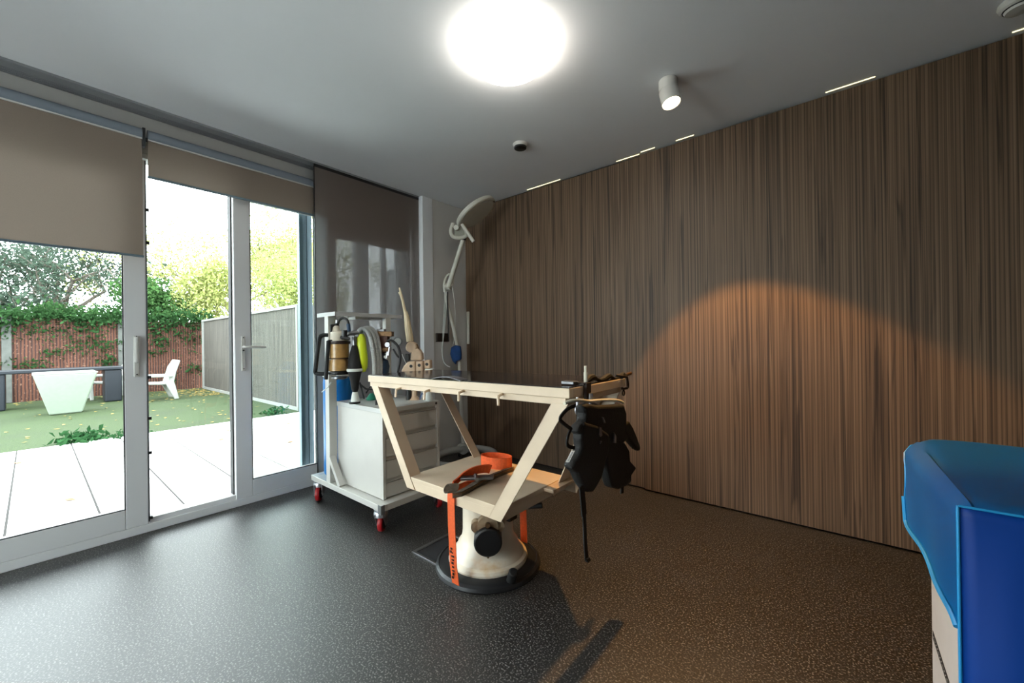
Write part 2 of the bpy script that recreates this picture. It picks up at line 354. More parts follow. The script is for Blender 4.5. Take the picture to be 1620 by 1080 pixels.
# ================================================================= GLAZED DOORS
FX = -3.25
struct('window_frame', MB().box((-3.36, -2.4, 0), (FX, 2.38, .05)).box((-3.36, .45, .05), (FX-.015, .90, .08)).box((-3.36, -2.4, 2.27), (FX, 2.38, 2.30)).box((-3.36, -1.2, .05), (FX, -1.15, 2.27))
       .box((-3.36, 1.565, 0), (FX, 1.60, 2.3)).box((-3.36, 2.28, 0), (FX, 2.38, 2.3)), UPVC, bevel=.003)
def leaf_frame(name, y0, y1, st0, st1, gl=True):
    f = struct(name, MB().box((-3.31, y0, .05), (FX, y0+st0, 2.26)).box((-3.31, y1-st1, .05), (FX, y1, 2.26))
               .box((-3.31, y0+st0, .05), (FX, y1-st1, .165)).box((-3.31, y0+st0, 2.165), (FX, y1-st1, 2.26)), UPVC, bevel=.004)
    a, b, t = y0+st0, y1-st1, .005
    MB().box((FX-.012, a, .165), (FX-.002, a+t, 2.165)).box((FX-.012, b-t, .165), (FX-.002, b, 2.165)).box((FX-.012, a, .165), (FX-.002, b, .165+t)).box((FX-.012, a, 2.16), (FX-.002, b, 2.165)).build('glazing_gasket', GASK, f)
    g = MB().box((-3.284, a-.01, .155), (-3.278, b+.01, 2.175)).build('glass_pane', GLASS, f)
    return f
d1 = leaf_frame('door_1', -1.15, .445, .10, .10)
d2 = leaf_frame('door_2', .90, 1.565, .10, .10)
# edge seal with small black clips on the free edge of the big leaf
sm_ = MB().box((-3.275, .445, .06), (FX-.004, .452, 2.26)); sm_.build('edge_seal', pm('grey_seal', (110, 116, 122), .5), d1)
cm = MB()
for z in (.075, .47, .68, .93, 1.75, 1.95): cm.box((FX-.012, .447, z), (FX+.004, .463, z+.018))
cm.build('clip', BLACKP, d1)
# fixed middle glass and the outer sliding leaf behind
mid = struct('window_1', MB().box((-3.345, .42, .06), (-3.339, 1.40, 2.28)), GLASS)
MB().box((-3.35, .893, .06), (-3.29, .899, 2.26)).build('glazing_gasket', GASK, mid)
ow = struct('window_2', MB().box((-3.41, 1.385, .03), (-3.365, 1.425, 2.28)).box((-3.40, 1.425, .03), (-3.37, 1.445, 2.28)).box((-3.41, 1.445, .03), (-3.365, 1.485, 2.28)), SLATE, bevel=.003)
# fixed window behind the panel curtain
cw = struct('window_3', MB().box((-3.34, 1.60, .05), (-3.27, 1.64, 2.27)).box((-3.34, 1.82, .05), (-3.27, 1.94, 2.27)).box((-3.34, 2.095, .05), (-3.27, 2.12, 2.27))
            .box((-3.34, 2.25, .05), (-3.27, 2.28, 2.27)).box((-3.34, 1.6, .05), (-3.27, 2.28, .16)).box((-3.34, 1.6, 2.2), (-3.27, 2.28, 2.27)), UPVC)
MB().box((-3.31, 1.62, .1), (-3.304, 2.27, 2.25)).build('glass_pane', GLASS, cw)
struct('window_4', MB().box((-3.31, -2.4, .05), (-3.304, -1.19, 2.27)), GLASS)
wf = struct('added_fill_window', MB().box((WX0, -2.54, 0), (WX0+.08, -2.46, 2.3)).box((WX1-.08, -2.54, 0), (WX1, -2.46, 2.3)).box((WX0+.08, -2.54, 0), (WX1-.08, -2.46, .1)).box((WX0+.08, -2.54, 2.2), (WX1-.08, -2.46, 2.3)).box(((WX0+WX1)/2-.05, -2.54, .1), ((WX0+WX1)/2+.05, -2.46, 2.2)), UPVC)  # added glazing out of view, brightens the room from behind
MB().box((WX0+.05, -2.505, .08), (WX1-.05, -2.499, 2.24)).build('glass_pane', GLASS, wf)
# handles (parts of the doors)
h1 = MB().box((FX, .386, .945), (FX+.009, .412, 1.19)).build('handle_plate', WHITE, d1, bevel=.004)
MB().box((FX+.009, .389, 1.03), (FX+.034, .408, 1.185)).build('handle_grip', WHITE, h1, bevel=.007)
MB().lathe([(.004, 0), (.004, .004)], (FX+.009, .399, .96), (1,0,0), 12).lathe([(.004, 0), (.004, .004)], (FX+.009, .399, 1.187), (1,0,0), 12).build('screw', GASK, h1)
h2 = MB().box((FX, .938, .945), (FX+.009, .962, 1.19)).build('handle_plate', WHITE, d2, bevel=.004)
MB().tube(spline([(FX+.009, .95, 1.115), (FX+.045, .95, 1.115), (FX+.055, .965, 1.115), (FX+.055, 1.01, 1.113), (FX+.05, 1.075, 1.112)], 5), .0095).build('lever', WHITE, h2)
MB().lathe([(.004, 0), (.004, .004)], (FX+.009, .95, .96), (1,0,0), 12).lathe([(.004, 0), (.004, .004)], (FX+.009, .95, 1.18), (1,0,0), 12).lathe([(.006, 0), (.006, .004)], (FX+.009, .95, 1.09), (1,0,0), 12).build('screw', GASK, h2)

# ---- roller blinds
BLF = fabric('taupe_roller_blind_fabric', (146, 132, 120), .12, .0, 700)
def blind(y0, y1, z0, label, brk=True):
    t = thing('roller_blind', label, 'roller blind', (-3.17, (y0+y1)/2, 2.36))
    MB().tube([(-3.185, y0, 2.385), (-3.185, y1, 2.385)], .034, 20).build('roller_tube', pm('grey_blind_tube', (126, 134, 144), .5, var=.02), t)
    MB().add([(-3.171, y0, z0), (-3.171, y1, z0), (-3.171, y1, 2.36), (-3.171, y0, 2.36)], [(0,1,2,3)]).build('blind_fabric', BLF, t)
    MB().box((-3.175, y0, 2.352), (-3.163, y1, 2.362)).build('clamp_rail', WHITE, t)
    MB().box((-3.177, y0-.002, z0-.010), (-3.163, y1+.002, z0+.003)).build('bottom_bar', SLATE, t, bevel=.002)
    if brk:
        MB().box((-3.2, y1+.001, 2.31), (-3.16, y1+.014, 2.42)).box((-3.2, y1-.05, 2.355), (-3.165, y1+.06, 2.366)).build('bracket', pm('dark_bracket', (52, 54, 56), .5), t)
    return t
blind(-1.2, .425, 1.662, 'wide taupe roller blind pulled a third of the way down over the left glass door')
blind(.45, 1.43, 2.14, 'short taupe roller blind barely lowered above the lever-handled door', False)
blind(1.46, 2.27, 2.0, 'taupe roller blind behind the dark mesh panel curtain', False)

# ---- dark mesh panel curtains
PCF = fabric('dark_brown_mesh_curtain', (128, 116, 108), .16, .15, 900, (176, 184, 190))
for y0, y1, x, lb in ((1.392, 2.372, -3.105, 'dark see-through mesh panel curtain nearest the room, beside the white wall'), (1.475, 2.37, -3.135, 'second dark mesh panel curtain hanging just behind the front one')):
    t = thing('panel_curtain', lb, 'curtain', (x, (y0+y1)/2, .03), 'overlapping mesh panel curtains')
    MB().add([(x, y0, .04), (x, y1, .04), (x, y1, 2.50), (x, y0, 2.50)], [(0,1,2,3)]).build('curtain_fabric', PCF, t)
    MB().box((x-.004, y0, 2.495), (x+.004, y1, 2.517)).build('top_rail', BLACKP, t)
    MB().box((x-.003, y0-.003, .04), (x+.003, y0+.004, 2.50)).build('side_hem', BLACKP, t)
    MB().box((x-.005, y0, .028), (x+.005, y1, .045)).build('bottom_bar', SLATE, t)

# wall switches
sw = thing('light_switch', 'dark bronze double switch plate on the white wall by the corner', 'light switch', (-3.06, 2.605, 1.175))
MB().box((-3.0595, 2.525, 1.135), (-3.050, 2.69, 1.22)).build('switch_plate', pm('bronze_plate', (58, 48, 42), .4, .3, var=.05), sw, bevel=.003)
MB().box((-3.050, 2.535, 1.145), (-3.047, 2.602, 1.21)).box((-3.050, 2.612, 1.145), (-3.047, 2.68, 1.21)).build('rocker', pm('bronze_plate', (58, 48, 42)), sw, bevel=.002)

# ================================================================= CEILING LIGHTS
def emis(name, col, s_):
    M = bpy.data.materials.new(name); M.use_nodes = True; b = M.node_tree.nodes['Principled BSDF']
    b.inputs['Base Color'].default_value = (.9, .9, .9, 1); b.inputs['Emission Color'].default_value = col; b.inputs['Emission Strength'].default_value = s_; return M
LC = (-1.205, 1.455)
t = thing('ceiling_light', 'large round glowing white ceiling light above the treatment table', 'ceiling light', (LC[0], LC[1], CZ))
MB().lathe([(.17, 0), (.172, -.010), (.17, -.018)], (LC[0], LC[1], CZ), n=48).build('mounting_ring', WHITE, t)
MB().lathe([(.178, -.006), (.184, -.03), (.183, -.05), (.172, -.078), (.13, -.092), (.06, -.098), (0, -.1)], (LC[0], LC[1], CZ), n=48).build('diffuser', emis('glowing_opal_glass', (1, .93, .82, 1), LAMP_E), t)
SP = Vector((-.705, 2.21, CZ))
t = thing('spotlight', 'white cylindrical ceiling spotlight lighting the wood wall', 'spotlight', SP)
MB().lathe([(.047, 0), (.049, -.003), (.049, -.055), (.046, -.057)], SP, n=36).build('mounting_base', WHITE, t)
sa = Vector((.22, -.10, -1)).normalized(); sc_ = SP+Vector((0, 0, -.050))
hd = MB().lathe([(.047, 0.004), (.050, .012), (.050, .085), (.047, .088), (.044, .084), (.044, .07)], sc_, sa, 36).build('lamp_head', WHITE, t)
MB().lathe([(.043, .07), (.043, .078), (0, .082)], sc_, sa, 36).build('lens', emis('warm_lamp_glass', (1, .86, .62, 1), 14), hd)
ld = bpy.data.lights.new('spot_lamp', 'SPOT'); lo = bpy.data.objects.new('spot_lamp', ld); COL.objects.link(lo)
ld.energy = SPOT_W; ld.color = (1, .52, .14); ld.spot_size = math.radians(76); ld.spot_blend = .18; ld.shadow_soft_size = .02
lo.location = sc_+sa*.10; lo.rotation_euler = Vector((.16, .02, -1)).to_track_quat('-Z', 'Y').to_euler()
t = thing('smoke_detector', 'small round smoke detector with a black underside between the two lamps', 'smoke detector', (-1.74, 2.225, CZ))
MB().lathe([(.052, 0), (.052, -.008), (.045, -.02)], (-1.74, 2.225, CZ), n=32).build('detector_base', WHITE, t)
MB().lathe([(.044, -.018), (.043, -.032), (.03, -.038), (0, -.039)], (-1.74, 2.225, CZ), n=32).build('sensor_cap', BLACKP, t)
pc = onZ(1613, 4, CZ-.01)
t = thing('motion_detector', 'white slotted ceiling detector at the upper right edge of the photo', 'detector', (pc.x, pc.y, CZ))
MB().lathe([(.06, 0), (.062, -.01), (.058, -.024), (.05, -.03)], (pc.x, pc.y, CZ), n=40).lathe([(.045, -.033), (.04, -.043), (0, -.046)], (pc.x, pc.y, CZ), n=40).build('detector_body', WHITE, t)
MB().lathe([(.0485, -.029), (.047, -.034)], (pc.x, pc.y, CZ), n=40).build('slot', BLACKP, t)
# unseen fill spotlight added behind the camera to brighten the table front
S2 = Vector((-1.0, -1.7, CZ))
t = thing('spotlight', 'added unseen fill spotlight behind the camera brightening the treatment table', 'spotlight', S2)
MB().lathe([(.047, 0), (.049, -.003), (.049, -.055), (.046, -.057)], S2, n=36).build('mounting_base', WHITE, t)
sb2 = (Vector((-1.45, 1.3, .88))-S2).normalized(); sd = S2+Vector((0, 0, -.07))
h_ = MB().lathe([(.047, 0.004), (.050, .012), (.050, .085), (.047, .088), (.044, .084), (.044, .07)], sd, sb2, 36).build('lamp_head', WHITE, t)
MB().lathe([(.043, .07), (.043, .078), (0, .082)], sd, sb2, 36).build('lens', bpy.data.materials['warm_lamp_glass'], h_)
ld2 = bpy.data.lights.new('spot_lamp', 'SPOT'); lo2 = bpy.data.objects.new('spot_lamp', ld2); COL.objects.link(lo2)
ld2.energy = FILL_SPOT_W; ld2.color = (1, .84, .66); ld2.spot_size = math.radians(44); ld2.spot_blend = .8; ld2.shadow_soft_size = .04  # added frontal fill, no such fixture known in the room
lo2.location = sd+sb2*.10; lo2.rotation_euler = sb2.to_track_quat('-Z', 'Y').to_euler()
# LED strips in the shadow gap over the wood panels
LEDM = emis('warm_led_tape', (1, .84, .45, 1), LED_E)
for a, b, yy in ((-2.22, -1.86, 2.936), (-1.34, -1.155, 2.936), (-1.135, -1.03, 2.911), (-.88, -.76, 2.911), (-.05, .16, 2.911), (.63, 1.0, 2.911)):
    where = {-2.22: 'nearest the corner', -1.34: 'left of the panel joint', -1.135: 'right of the panel joint', -.88: 'short one behind the spotlight', -.05: 'brightest piece right of the spotlight', .63: 'at the right edge of the photo'}[a]
    tag(MB().box((a, yy-.003, CZ-.004), (b, yy, CZ)).build('led_strip', LEDM), 'warm LED strip above the wood wall, '+where, 'led strip', 'LED strips above the wood wall')

# ================================================================= TREATMENT TABLE
TB = (-1.40, 1.48)
tt = thing('treatment_table', 'cream metal veterinary treatment table on a white pedestal with black top mat', 'table', (TB[0], TB[1], 0))
bx, by = TB
MB().lathe([(.262, 0), (.266, .008), (.262, .022), (.25, .030), (.245, .026), (.235, .030), (.19, .032)], (bx, by, 0), n=64).build('foot_ring', pm('black_worn_rubber_ring', (30, 31, 34), .38, var=.15), tt)
ENAM = bpy.data.materials.new('rust_stained_cream_enamel'); ENAM.use_nodes = True
nt = ENAM.node_tree; b_ = nt.nodes['Principled BSDF']; tc = nt.nodes.new('ShaderNodeTexCoord')
nn = nt.nodes.new('ShaderNodeTexNoise'); nn.inputs['Scale'].default_value = 5; nn.inputs['Detail'].default_value = 6; nt.links.new(tc.outputs['Object'], nn.inputs[0])
c_ = ramp(nt, nn.outputs['Fac'], [(.3, (228, 214, 192)), (.58, (232, 222, 204)), (.68, (206, 168, 112))])
nt.links.new(c_, b_.inputs['Base Color']); b_.inputs['Roughness'].default_value = .33
MB().lathe([(.196, .030), (.200, .042), (.196, .056), (.182, .064), (.178, .076), (.166, .088), (.156, .100), (.152, .118), (.138, .135), (.131, .155), (.128, .18), (.127, .40)], (bx, by, 0), n=56).build('pedestal', ENAM, tt)
# rust stain below the valve
vd = Vector((.60, -.80, 0)).normalized()      # valve faces the room
vl = at(772, 859, 1.84)
va = Vector((bx, by, vl.z))
vv = Vector((vl.x-bx, vl.y-by, 0)).normalized()
MB().lathe([(.066, .11), (.066, .19), (.058, .195), (0, .196)], va, vv, 40).build('valve_cap', BLACKP, tt, bevel=.002)
vb = MB().lathe([(.05, .10), (.05, .165), (.03, .168)], va+Vector((0, 0, .062)), vv, 24)
side = Vector((-vv.y, vv.x, 0))
for s_ in (-1, 1): vb.lathe([(.028, .10), (.028, .15), (.012, .155)], va+side*s_*.052+Vector((0, 0, .056)), vv, 20)
vb.build('valve_body', pm('soiled_cream_enamel', (168, 146, 118), .5, var=.25, scale=30), tt)
vb = MB().tube([va+vv*.165+Vector((0, 0, .075)), va+vv*.19+Vector((0, 0, .08))], .012).tube([va+vv*.135-Vector((0, 0, .07)), va+vv*.15-Vector((0, 0, .092))], .006)
vb.tube([va+vv*.15+Vector((0, 0, .076)), va+vv*.15-Vector((0, 0, .09))], .007).build('drain_spout', BRASS, tt)
# rubber pedal
pf = onZ(812, 917, .035)
MB().tube([pf+Vector((-.01, .0, -.005)), pf+Vector((.012, -.012, .045)), pf+Vector((.014, -.014, .05))], [.024, .022, .016], 20).build('pedal', BLACKR, tt)
# crank
ck = onY(822, 812, 1.42)
ck.x = bx+.127
cr = MB().box((ck.x-.01, by-.03, .26), (ck.x+.045, by+.03, .40)).build('crank_housing', pm('dark_steel', (44, 40, 36), .5, .4), tt, bevel=.006)
k0 = Vector((ck.x+.045, by, .37)); k1 = onX(836, 802, k0.x+.04); k2 = onX(858, 799, k0.x+.10)
MB().tube([k0, k0+Vector((.02, 0, .0)), k1], .006).tube([k1, k2], [.010, .014], 14).build('crank_handle', BLACKR, cr)
# tray
x0, x1, y0, y1 = -1.69, -1.06, 1.205, 1.685
ty = MB().box((x0, y0, .435), (x1, y1, .455)).box((x0, y0, .395), (x1, y0+.012, .436)).box((x0, y1-.012, .395), (x1, y1, .436)).box((x0, y0, .395), (x0+.012, y1, .436)).box((x1-.012, y0, .395), (x1, y1, .436))
ty.build('lower_tray', CREAM, tt, bevel=.002)
MB().box((x1, y1-.19, .436), (x1+.055, y1, .452)).build('tray_flap', TAN, tt, bevel=.002)
# top frame: slightly tilted
TX0, TX1, TY0, TY1 = -2.065, -.742, 1.212, 1.69
def tp(x, y, z=0): return Vector((x, y, .952+z+.010*(x-TX0)/(TX1-TX0)-.006))
def slabz(mb, xa, xb, ya, yb, za, zb):
    return mb.hexa([tp(xa, ya, za), tp(xb, ya, za), tp(xb, yb, za), tp(xa, yb, za)], [tp(xa, ya, zb), tp(xb, ya, zb), tp(xb, yb, zb), tp(xa, yb, zb)])
fr = MB(); R_ = .03
slabz(fr, TX0, TX1, TY0, TY0+R_, -.036, 0); slabz(fr, TX0, TX1, TY1-R_, TY1, -.036, 0); slabz(fr, TX0, TX0+R_, TY0+R_, TY1-R_, -.036, 0); slabz(fr, TX1-R_, TX1, TY0+R_, TY1-R_, -.036, 0)
fr.build('top_rail', CREAM, tt, bevel=.003)
ap = MB(); slabz(ap, TX0+.008, TX1-.02, TY0+.008, TY0+.045, -.062, -.036); slabz(ap, TX0+.02, TX1-.02, TY1-.045, TY1-.008, -.062, -.036)
slabz(ap, TX0+.02, TX0+.05, TY0+.045, TY1-.045, -.062, -.036); slabz(ap, TX1-.05, TX1-.02, TY0+.045, TY1-.045, -.062, -.036)
ap.build('apron', CREAM, tt, bevel=.002)
mt = MB(); slabz(mt, TX0+.004, TX1-.004, TY0+.004, TY1-.004, -.004, .004); mt.build('table_mat', DARKMAT, tt, bevel=.001)
# lifted edge of the mat
mc = onY(713, 597, TY0+.03)
cur = [tp(mc.x-.10+k*.02, TY0+.02, .004+.013*math.sin(PI*k/10)) for k in range(11)]
MB().strip(cur, (0, .05, 0), .003).build('mat_curl', pm('grey_mat_edge', (96, 96, 102), .3, var=.05), tt)
# folded cloth over right edge
fm = MB(); pts = [(TX1-.015, 1.36+.028*i, .012+.010*math.sin(i*1.1)+.006*math.sin(i*.53)) for i in range(13)]
fm.tube([tp(*p) for p in pts], [.011+.004*math.sin(i*1.3) for i in range(13)], 10)
fm.build('folded_mat_edge', BLACKF, tt)
# legs: channel profile
def leg(top, bot, wx, dy, nm='leg'):
    top, bot = Vector(top), Vector(bot)
    w_ = Vector((wx/2, 0, 0)); t_ = Vector((0, dy, 0)); th = .005; q = Vector((0, th*(1 if dy > 0 else -1), 0)); wt = Vector((th, 0, 0))
    m_ = MB().hexa([bot-w_, bot+w_, bot+w_+q, bot-w_+q], [top-w_, top+w_, top+w_+q, top-w_+q])
    inner = 1 if top.x < bx else -1
    e = w_*inner
    ea, eb = (e-wt, e) if inner > 0 else (e, e+wt)
    m_.hexa([bot+ea, bot+eb, bot+eb+t_, bot+ea+t_], [top+ea, top+eb, top+eb+t_, top+ea+t_])
    return m_.build(nm, CREAM, tt, bevel=.001)
leg((-2.008, TY0+.006, .892), (-1.662, y0-.004, .397), .066, .065)
leg((-.787, TY0+.006, .90), (-1.10, y0-.004, .397), .070, .065)
leg((-2.008, TY1-.008, .892), (-1.665, y1+.004, .44), .058, -.06)
leg((-.80, TY1-.008, .90), (-1.035, y1+.004, .385), .075, -.10)
# pegs along the front apron
for px, py in ((634, 614), (679, 617), (733, 618), (795, 623)):
    p = onY(px-2, py, TY0); q = Vector((p.x, TY0-.03, p.z-.028))
    MB().tube([Vector((p.x, TY0+.008, p.z)), Vector((p.x+.002, TY0-.022, p.z-.006)), q+Vector((.012, -.002, -.014))], [.0065, .0065, .0055], 10).build('peg', CREAM, tt)

# floor plate half under the pedestal
t = thing('floor_plate', 'thin grey-edged floor plate half under the pedestal foot', 'floor plate', (-1.60, 1.42, 0))
MB().box((-1.775, 1.30, 0), (-1.45, 1.56, .006)).build('plate', pm('dark_glossy_plate', (46, 48, 52), .22, var=.08), t)
pe = MB()
for a, b in (((-1.785, 1.29), (-1.44, 1.305)), ((-1.785, 1.545), (-1.44, 1.56)), ((-1.785, 1.29), (-1.765, 1.56))): pe.box((a[0], a[1], 0), (b[0], b[1], .010))
pe.build('plate_edging', STEEL, t, bevel=.002)

# ================================================================= RATCHET STRAP
rs = thing('ratchet_strap', 'orange ratchet strap looped over the lower tray of the treatment table', 'ratchet strap', (-1.36, 1.35, .456))
sx_ = -1.355
front = [(sx_, 1.36, .468), (sx_, 1.26, .463), (sx_, 1.215, .461), (sx_, 1.197, .452), (sx_, 1.194, .43), (sx_, 1.196, .30), (sx_, 1.203, .12), (sx_+.003, 1.213, .034)]
MB().strip(front, (.046, 0, 0), .003).build('webbing', ORANGE, rs)
# dark printed marks on the lower webbing
mk = MB()
random.seed(3)
for i in range(9):
    z = .20-.0165*i
    for k in range(2):
        xx = sx_+random.uniform(-.008, .008); yy = 1.1955+(.30-z)*.0395
        mk.box((xx-.004-.004*k, yy-.0045, z-.005), (xx+.004, yy-.0030, z-.005+random.uniform(.004, .011)))
mk.build('printed_marks', pm('dark_print', (52, 28, 16), .8), rs)
# rear run of the strap
bs = [(-1.33, 1.687, .45), (-1.33, 1.70, .43), (-1.33, 1.72, .25), (-1.33, 1.735, .035)]
bs = [(-1.345, 1.687, .452), (-1.345, 1.698, .43), (-1.345, 1.70, .25), (-1.34, 1.70, .034)]
MB().strip(bs, (.044, .0, 0), .003).build('webbing', ORANGE, rs)
# coil: loops lying on the tray, from the front edge to the rear right
def trp(px, py, z): return onZ(px, py, z)
A = trp(716, 772, .47); B = trp(745, 752, .50); C_ = trp(775, 738, .515); D = trp(812, 735, .49)
wv = Vector((.0, 0, .046))
p1 = [A+Vector((0, -.005, .012)), trp(722, 762, .478), trp(733, 752, .496), trp(750, 744, .508), trp(768, 741, .500), trp(776, 742, .492)]
MB().strip(spline(p1, 6), (.012, .010, .040), .006).build('webbing', ORANGE, rs)
# upright coiled band at the rear
cc = trp(786, 732, .485)
ov = [cc+Vector((.085*math.cos(a), .048*math.sin(a), .0)) for a in [2*PI*i/28+.3 for i in range(27)]]
yawm = Matrix.Rotation(.25, 3, 'Z')
ov = [cc+yawm@(p-cc) for p in ov]
ov = [p+Vector((0, 0, .008)) for p in ov]
MB().strip([p+Vector((.004, -.008, .006)) for p in ov], (0, 0, .058), .007).build('coiled_webbing', ORANGE, rs)
ov2 = [cc+(p-cc)*.86 for p in ov]; MB().strip(ov2, (0, 0, .042), .006).build('coiled_webbing', ORANGE, rs)
# dirty layered straps + ratchet
for k, off in enumerate((0, .006, .012, .018)):
    q = [trp(723, 786, .4585)+Vector((0, 0, off)), trp(738, 778, .4585)+Vector((0, .004*k, off)), trp(760, 766, .4585)+Vector((0, 0, off+.003)), trp(790, 752, .4585)+Vector((0, .006*k, off)), trp(808, 745, .4585)+Vector((0, 0, off))]
    MB().strip(spline(q, 5), (.018, .038, 0), .004).build('layered_webbing', DIRTY if k != 2 else pm('brown_webbing', (120, 84, 52), .8, var=.3), rs)
rc = trp(757, 757, .49)
rb = MB().beam(rc+Vector((-.07, -.045, 0)), rc+Vector((.05, .05, .005)), .04, .012).tube([rc+Vector((-.03, .01, .008)), rc+Vector((.02, -.03, .008))], .009)
rb.build('ratchet', STEEL, rs, bevel=.002)
# bent end of the loop at front
ring = [trp(714, 772, .478)+Vector((.018*math.cos(a)-.0, .0+.02*math.sin(a)*.6, .016*math.sin(a))) for a in [2*PI*i/18 for i in range(19)]]
MB().strip(ring, (.024, .03, 0), .004).build('webbing', DIRTY, rs)

# ================================================================= CLAMPS, HANGER, HARNESS
RX = TX1    # right rail face
def clamp(y, name, label, peg=True, s=1):
    t = thing(name, label, 'clamp', (RX, y, .95)); zt = .957
    m_ = MB().box((RX-.05, y-.014*s, zt+.001), (RX+.014, y+.014*s, zt+.012)).box((RX+.002, y-.014*s, zt-.10*s), (RX+.016, y+.014*s, zt+.012)).box((RX-.02, y-.012*s, zt-.10*s), (RX+.014, y+.012*s, zt-.09*s))
    m_.build('clamp_body', pm('dark_brown_steel', (48, 40, 36), .45, .5, var=.2), t, bevel=.002)
    return t
yc = onX(926, 625, RX).y
t = clamp(yc, 'table_clamp', 'dark metal table clamp with upright white peg on the near right corner', s=1.25)
MB().box((RX-.075, yc-.05, .962), (RX-.02, yc-.015, .975)).build('clamp_jaw', STEEL, t, bevel=.003)
MB().tube([(RX-.004, yc+.012, .960), (RX-.004, yc+.012, 1.006)], .0075).tube([(RX-.004, yc+.012, 1.006), (RX-.004, yc+.012, 1.030)], .006).build('upright_peg', pm('ivory_plastic', (226, 220, 200), .4), t)
MB().tube([(RX+.022, yc, .93), (RX+.022, yc, .845)], .009).build('clamp_screw', STEEL, t)
rg = onX(914, 648, RX+.02)
MB().tube(arc(rg, .014, 0, 2*PI, 20, (0,1,0), (0,0,1))[:-1], .004, 8, closed=True).tube([rg+Vector((0,0,.016)), rg+Vector((0,.0,.045))], .006).build('ring', CHROME, t)
yf = TY1+.012
t = thing('rail_hook', 'bent dark rod clamp with a hanging ring on the far right corner', 'clamp', (RX, TY1-.02, .95))
f1 = [onX(990, 596, RX+.01), onX(992.5, 600, RX+.01), onX(993.5, 611, RX+.01), onX(991, 614, RX+.01), onX(984, 614.5, RX+.005)]
MB().tube(spline([tp(RX-.02, TY1-.06, .016)]+f1, 4), .0055, 10).build('bent_rod', pm('dark_brown_steel', (48, 40, 36)), t)
MB().tube([onX(990, 593, RX+.0), onX(998, 590, RX+.0)], .007, 10).build('wing_nut', BRASS, t)
rg = onX(986.5, 621.5, RX+.005)
MB().tube(arc(rg, .011, 0, 2*PI, 20, (0,1,0), (0,0,1))[:-1], .003, 8, closed=True).tube([rg+Vector((0,0,.011)), onX(985, 613, RX+.005)], .004).build('ring', pm('dark_brown_steel', (48, 40, 36)), t)

HX = RX+.045
def hp(px, py, dx=0): return onX(px, py, HX+dx)
t = thing('coat_hanger', 'pale slim hanger under the right table rail carrying the black harness', 'hanger', (HX, 1.46, .85))
hz = [hp(893, 638), hp(903, 634), hp(918, 633), hp(932, 634.5), hp(950, 633), hp(968, 632.5), hp(980, 634), hp(986, 637)]
MB().tube(spline(hz, 4), [.006]*29, 10).build('hanger_arm', pm('ivory_plastic', (226, 220, 200)), t)
MB().tube(spline([hp(930, 634), (HX-.005, yc+.012, .89), (HX-.03, yc+.012, .905), (RX+.019, yc+.012, .93)], 5), .003, 8).build('hook', STEEL, t)
hs = thing('body_harness', 'black padded strap harness hanging from the right end of the treatment table', 'harness', (HX, 1.45, .45))
def cloth(name, pts, th, dx=0, mat=BLACKF, bev=.012):
    m_ = MB().slab([hp(x, y, dx-th/2) for x, y in pts], (th, 0, 0)); return m_.build(name, mat, hs, bevel=min(bev, th*.42), seg=3)
cloth('upper_band', [(908,640),(918,637),(932,640),(958,639),(974,638),(978,652),(978,668),(984,690),(972,700),(958,698),(948,690),(930,700),(912,694),(898,680),(903,670),(910,664),(911,652)], .04)
cloth('left_leg_pad', [(909,664),(930,670),(950,684),(950,708),(944,728),(938,752),(930,766),(924,775),(916,775),(906,762),(898,745),(889,737),(893,726),(902,716),(906,706),(904,690)], .040, .004)
cloth('right_leg_pad', [(946,684),(962,696),(976,698),(983,710),(984,726),(995,737),(986,750),(986,760),(978,766),(966,771),(954,768),(950,755),(946,735),(944,712)], .040, -.004)
def strap(name, pts, wdt=.022, mat=BLACKF, th=.004, dx=.01):
    P = spline([hp(x, y, dx) for x, y in pts], 5)
    vs = []; m_ = MB()
    for i, p in enumerate(P):
        tg = (P[min(i+1, len(P)-1)]-P[max(i-1, 0)]).normalized(); nn = Vector((1, 0, 0)); e = tg.cross(nn).normalized()*wdt/2; h_ = nn*th/2
        vs += [p-e-h_, p+e-h_, p+e+h_, p-e+h_]
    fs = []
    for i in range(len(P)-1):
        for k in range(4): fs.append((4*i+k, 4*i+(k+1) % 4, 4*i+4+(k+1) % 4, 4*i+4+k))
    fs += [(3,2,1,0), tuple(4*(len(P)-1)+k for k in range(4))]
    m_.add(vs, fs); return m_.build(name, mat, hs)
strap('strap', [(910,641),(899,646),(890,655),(886,663),(892,670),(904,679)], .012)
strap('strap', [(904,676),(899,688),(897,700),(900,706),(909,708)], .012)
strap('strap', [(978,641),(983,655),(990,672),(996,690),(1001,708)], .014)
cloth('side_flap', [(978,668),(986,664),(992,674),(998,688),(1004,704),(1003,713),(994,706),(984,694),(978,684)], .03, .006)
strap('strap', [(982,745),(984,762),(984,780)], .024)
strap('hanging_strap', [(922,770),(923,800),(925,835),(926,860),(928,884)], .020)
strap('hanging_strap', [(920,768),(922,790),(924,815)], .030, dx=.016)
cloth('buckle', [(924,883),(929,880),(931,884),(926,889)], .012, .012, BLACKP, .003)
lD = (hp(902, 722, .045)-O).dot(fw)     # the label hangs turned towards the room
lb = MB().slab([at(x, y, lD) for x, y in ((904,713), (909.5,713), (900.5,731), (895,731))], fw*.002).build('care_label', pm('white_woven_label', (236, 234, 228), .7), hs)
lb['label'] = 'white woven label with small grey print'
for k in range(9):
    f = (k+.5)/9; x = 898.6+7.4*f; y = 729.4-14.6*f
    MB().slab([at(x-.9, y-.1, lD-.001), at(x+.9, y+.5, lD-.001), at(x+1.1, y-.1-.2*(k % 2), lD-.001), at(x-.7, y-.6, lD-.001)], fw*.0006).build('label_text', pm('grey_print', (96, 96, 98), .8), lb)
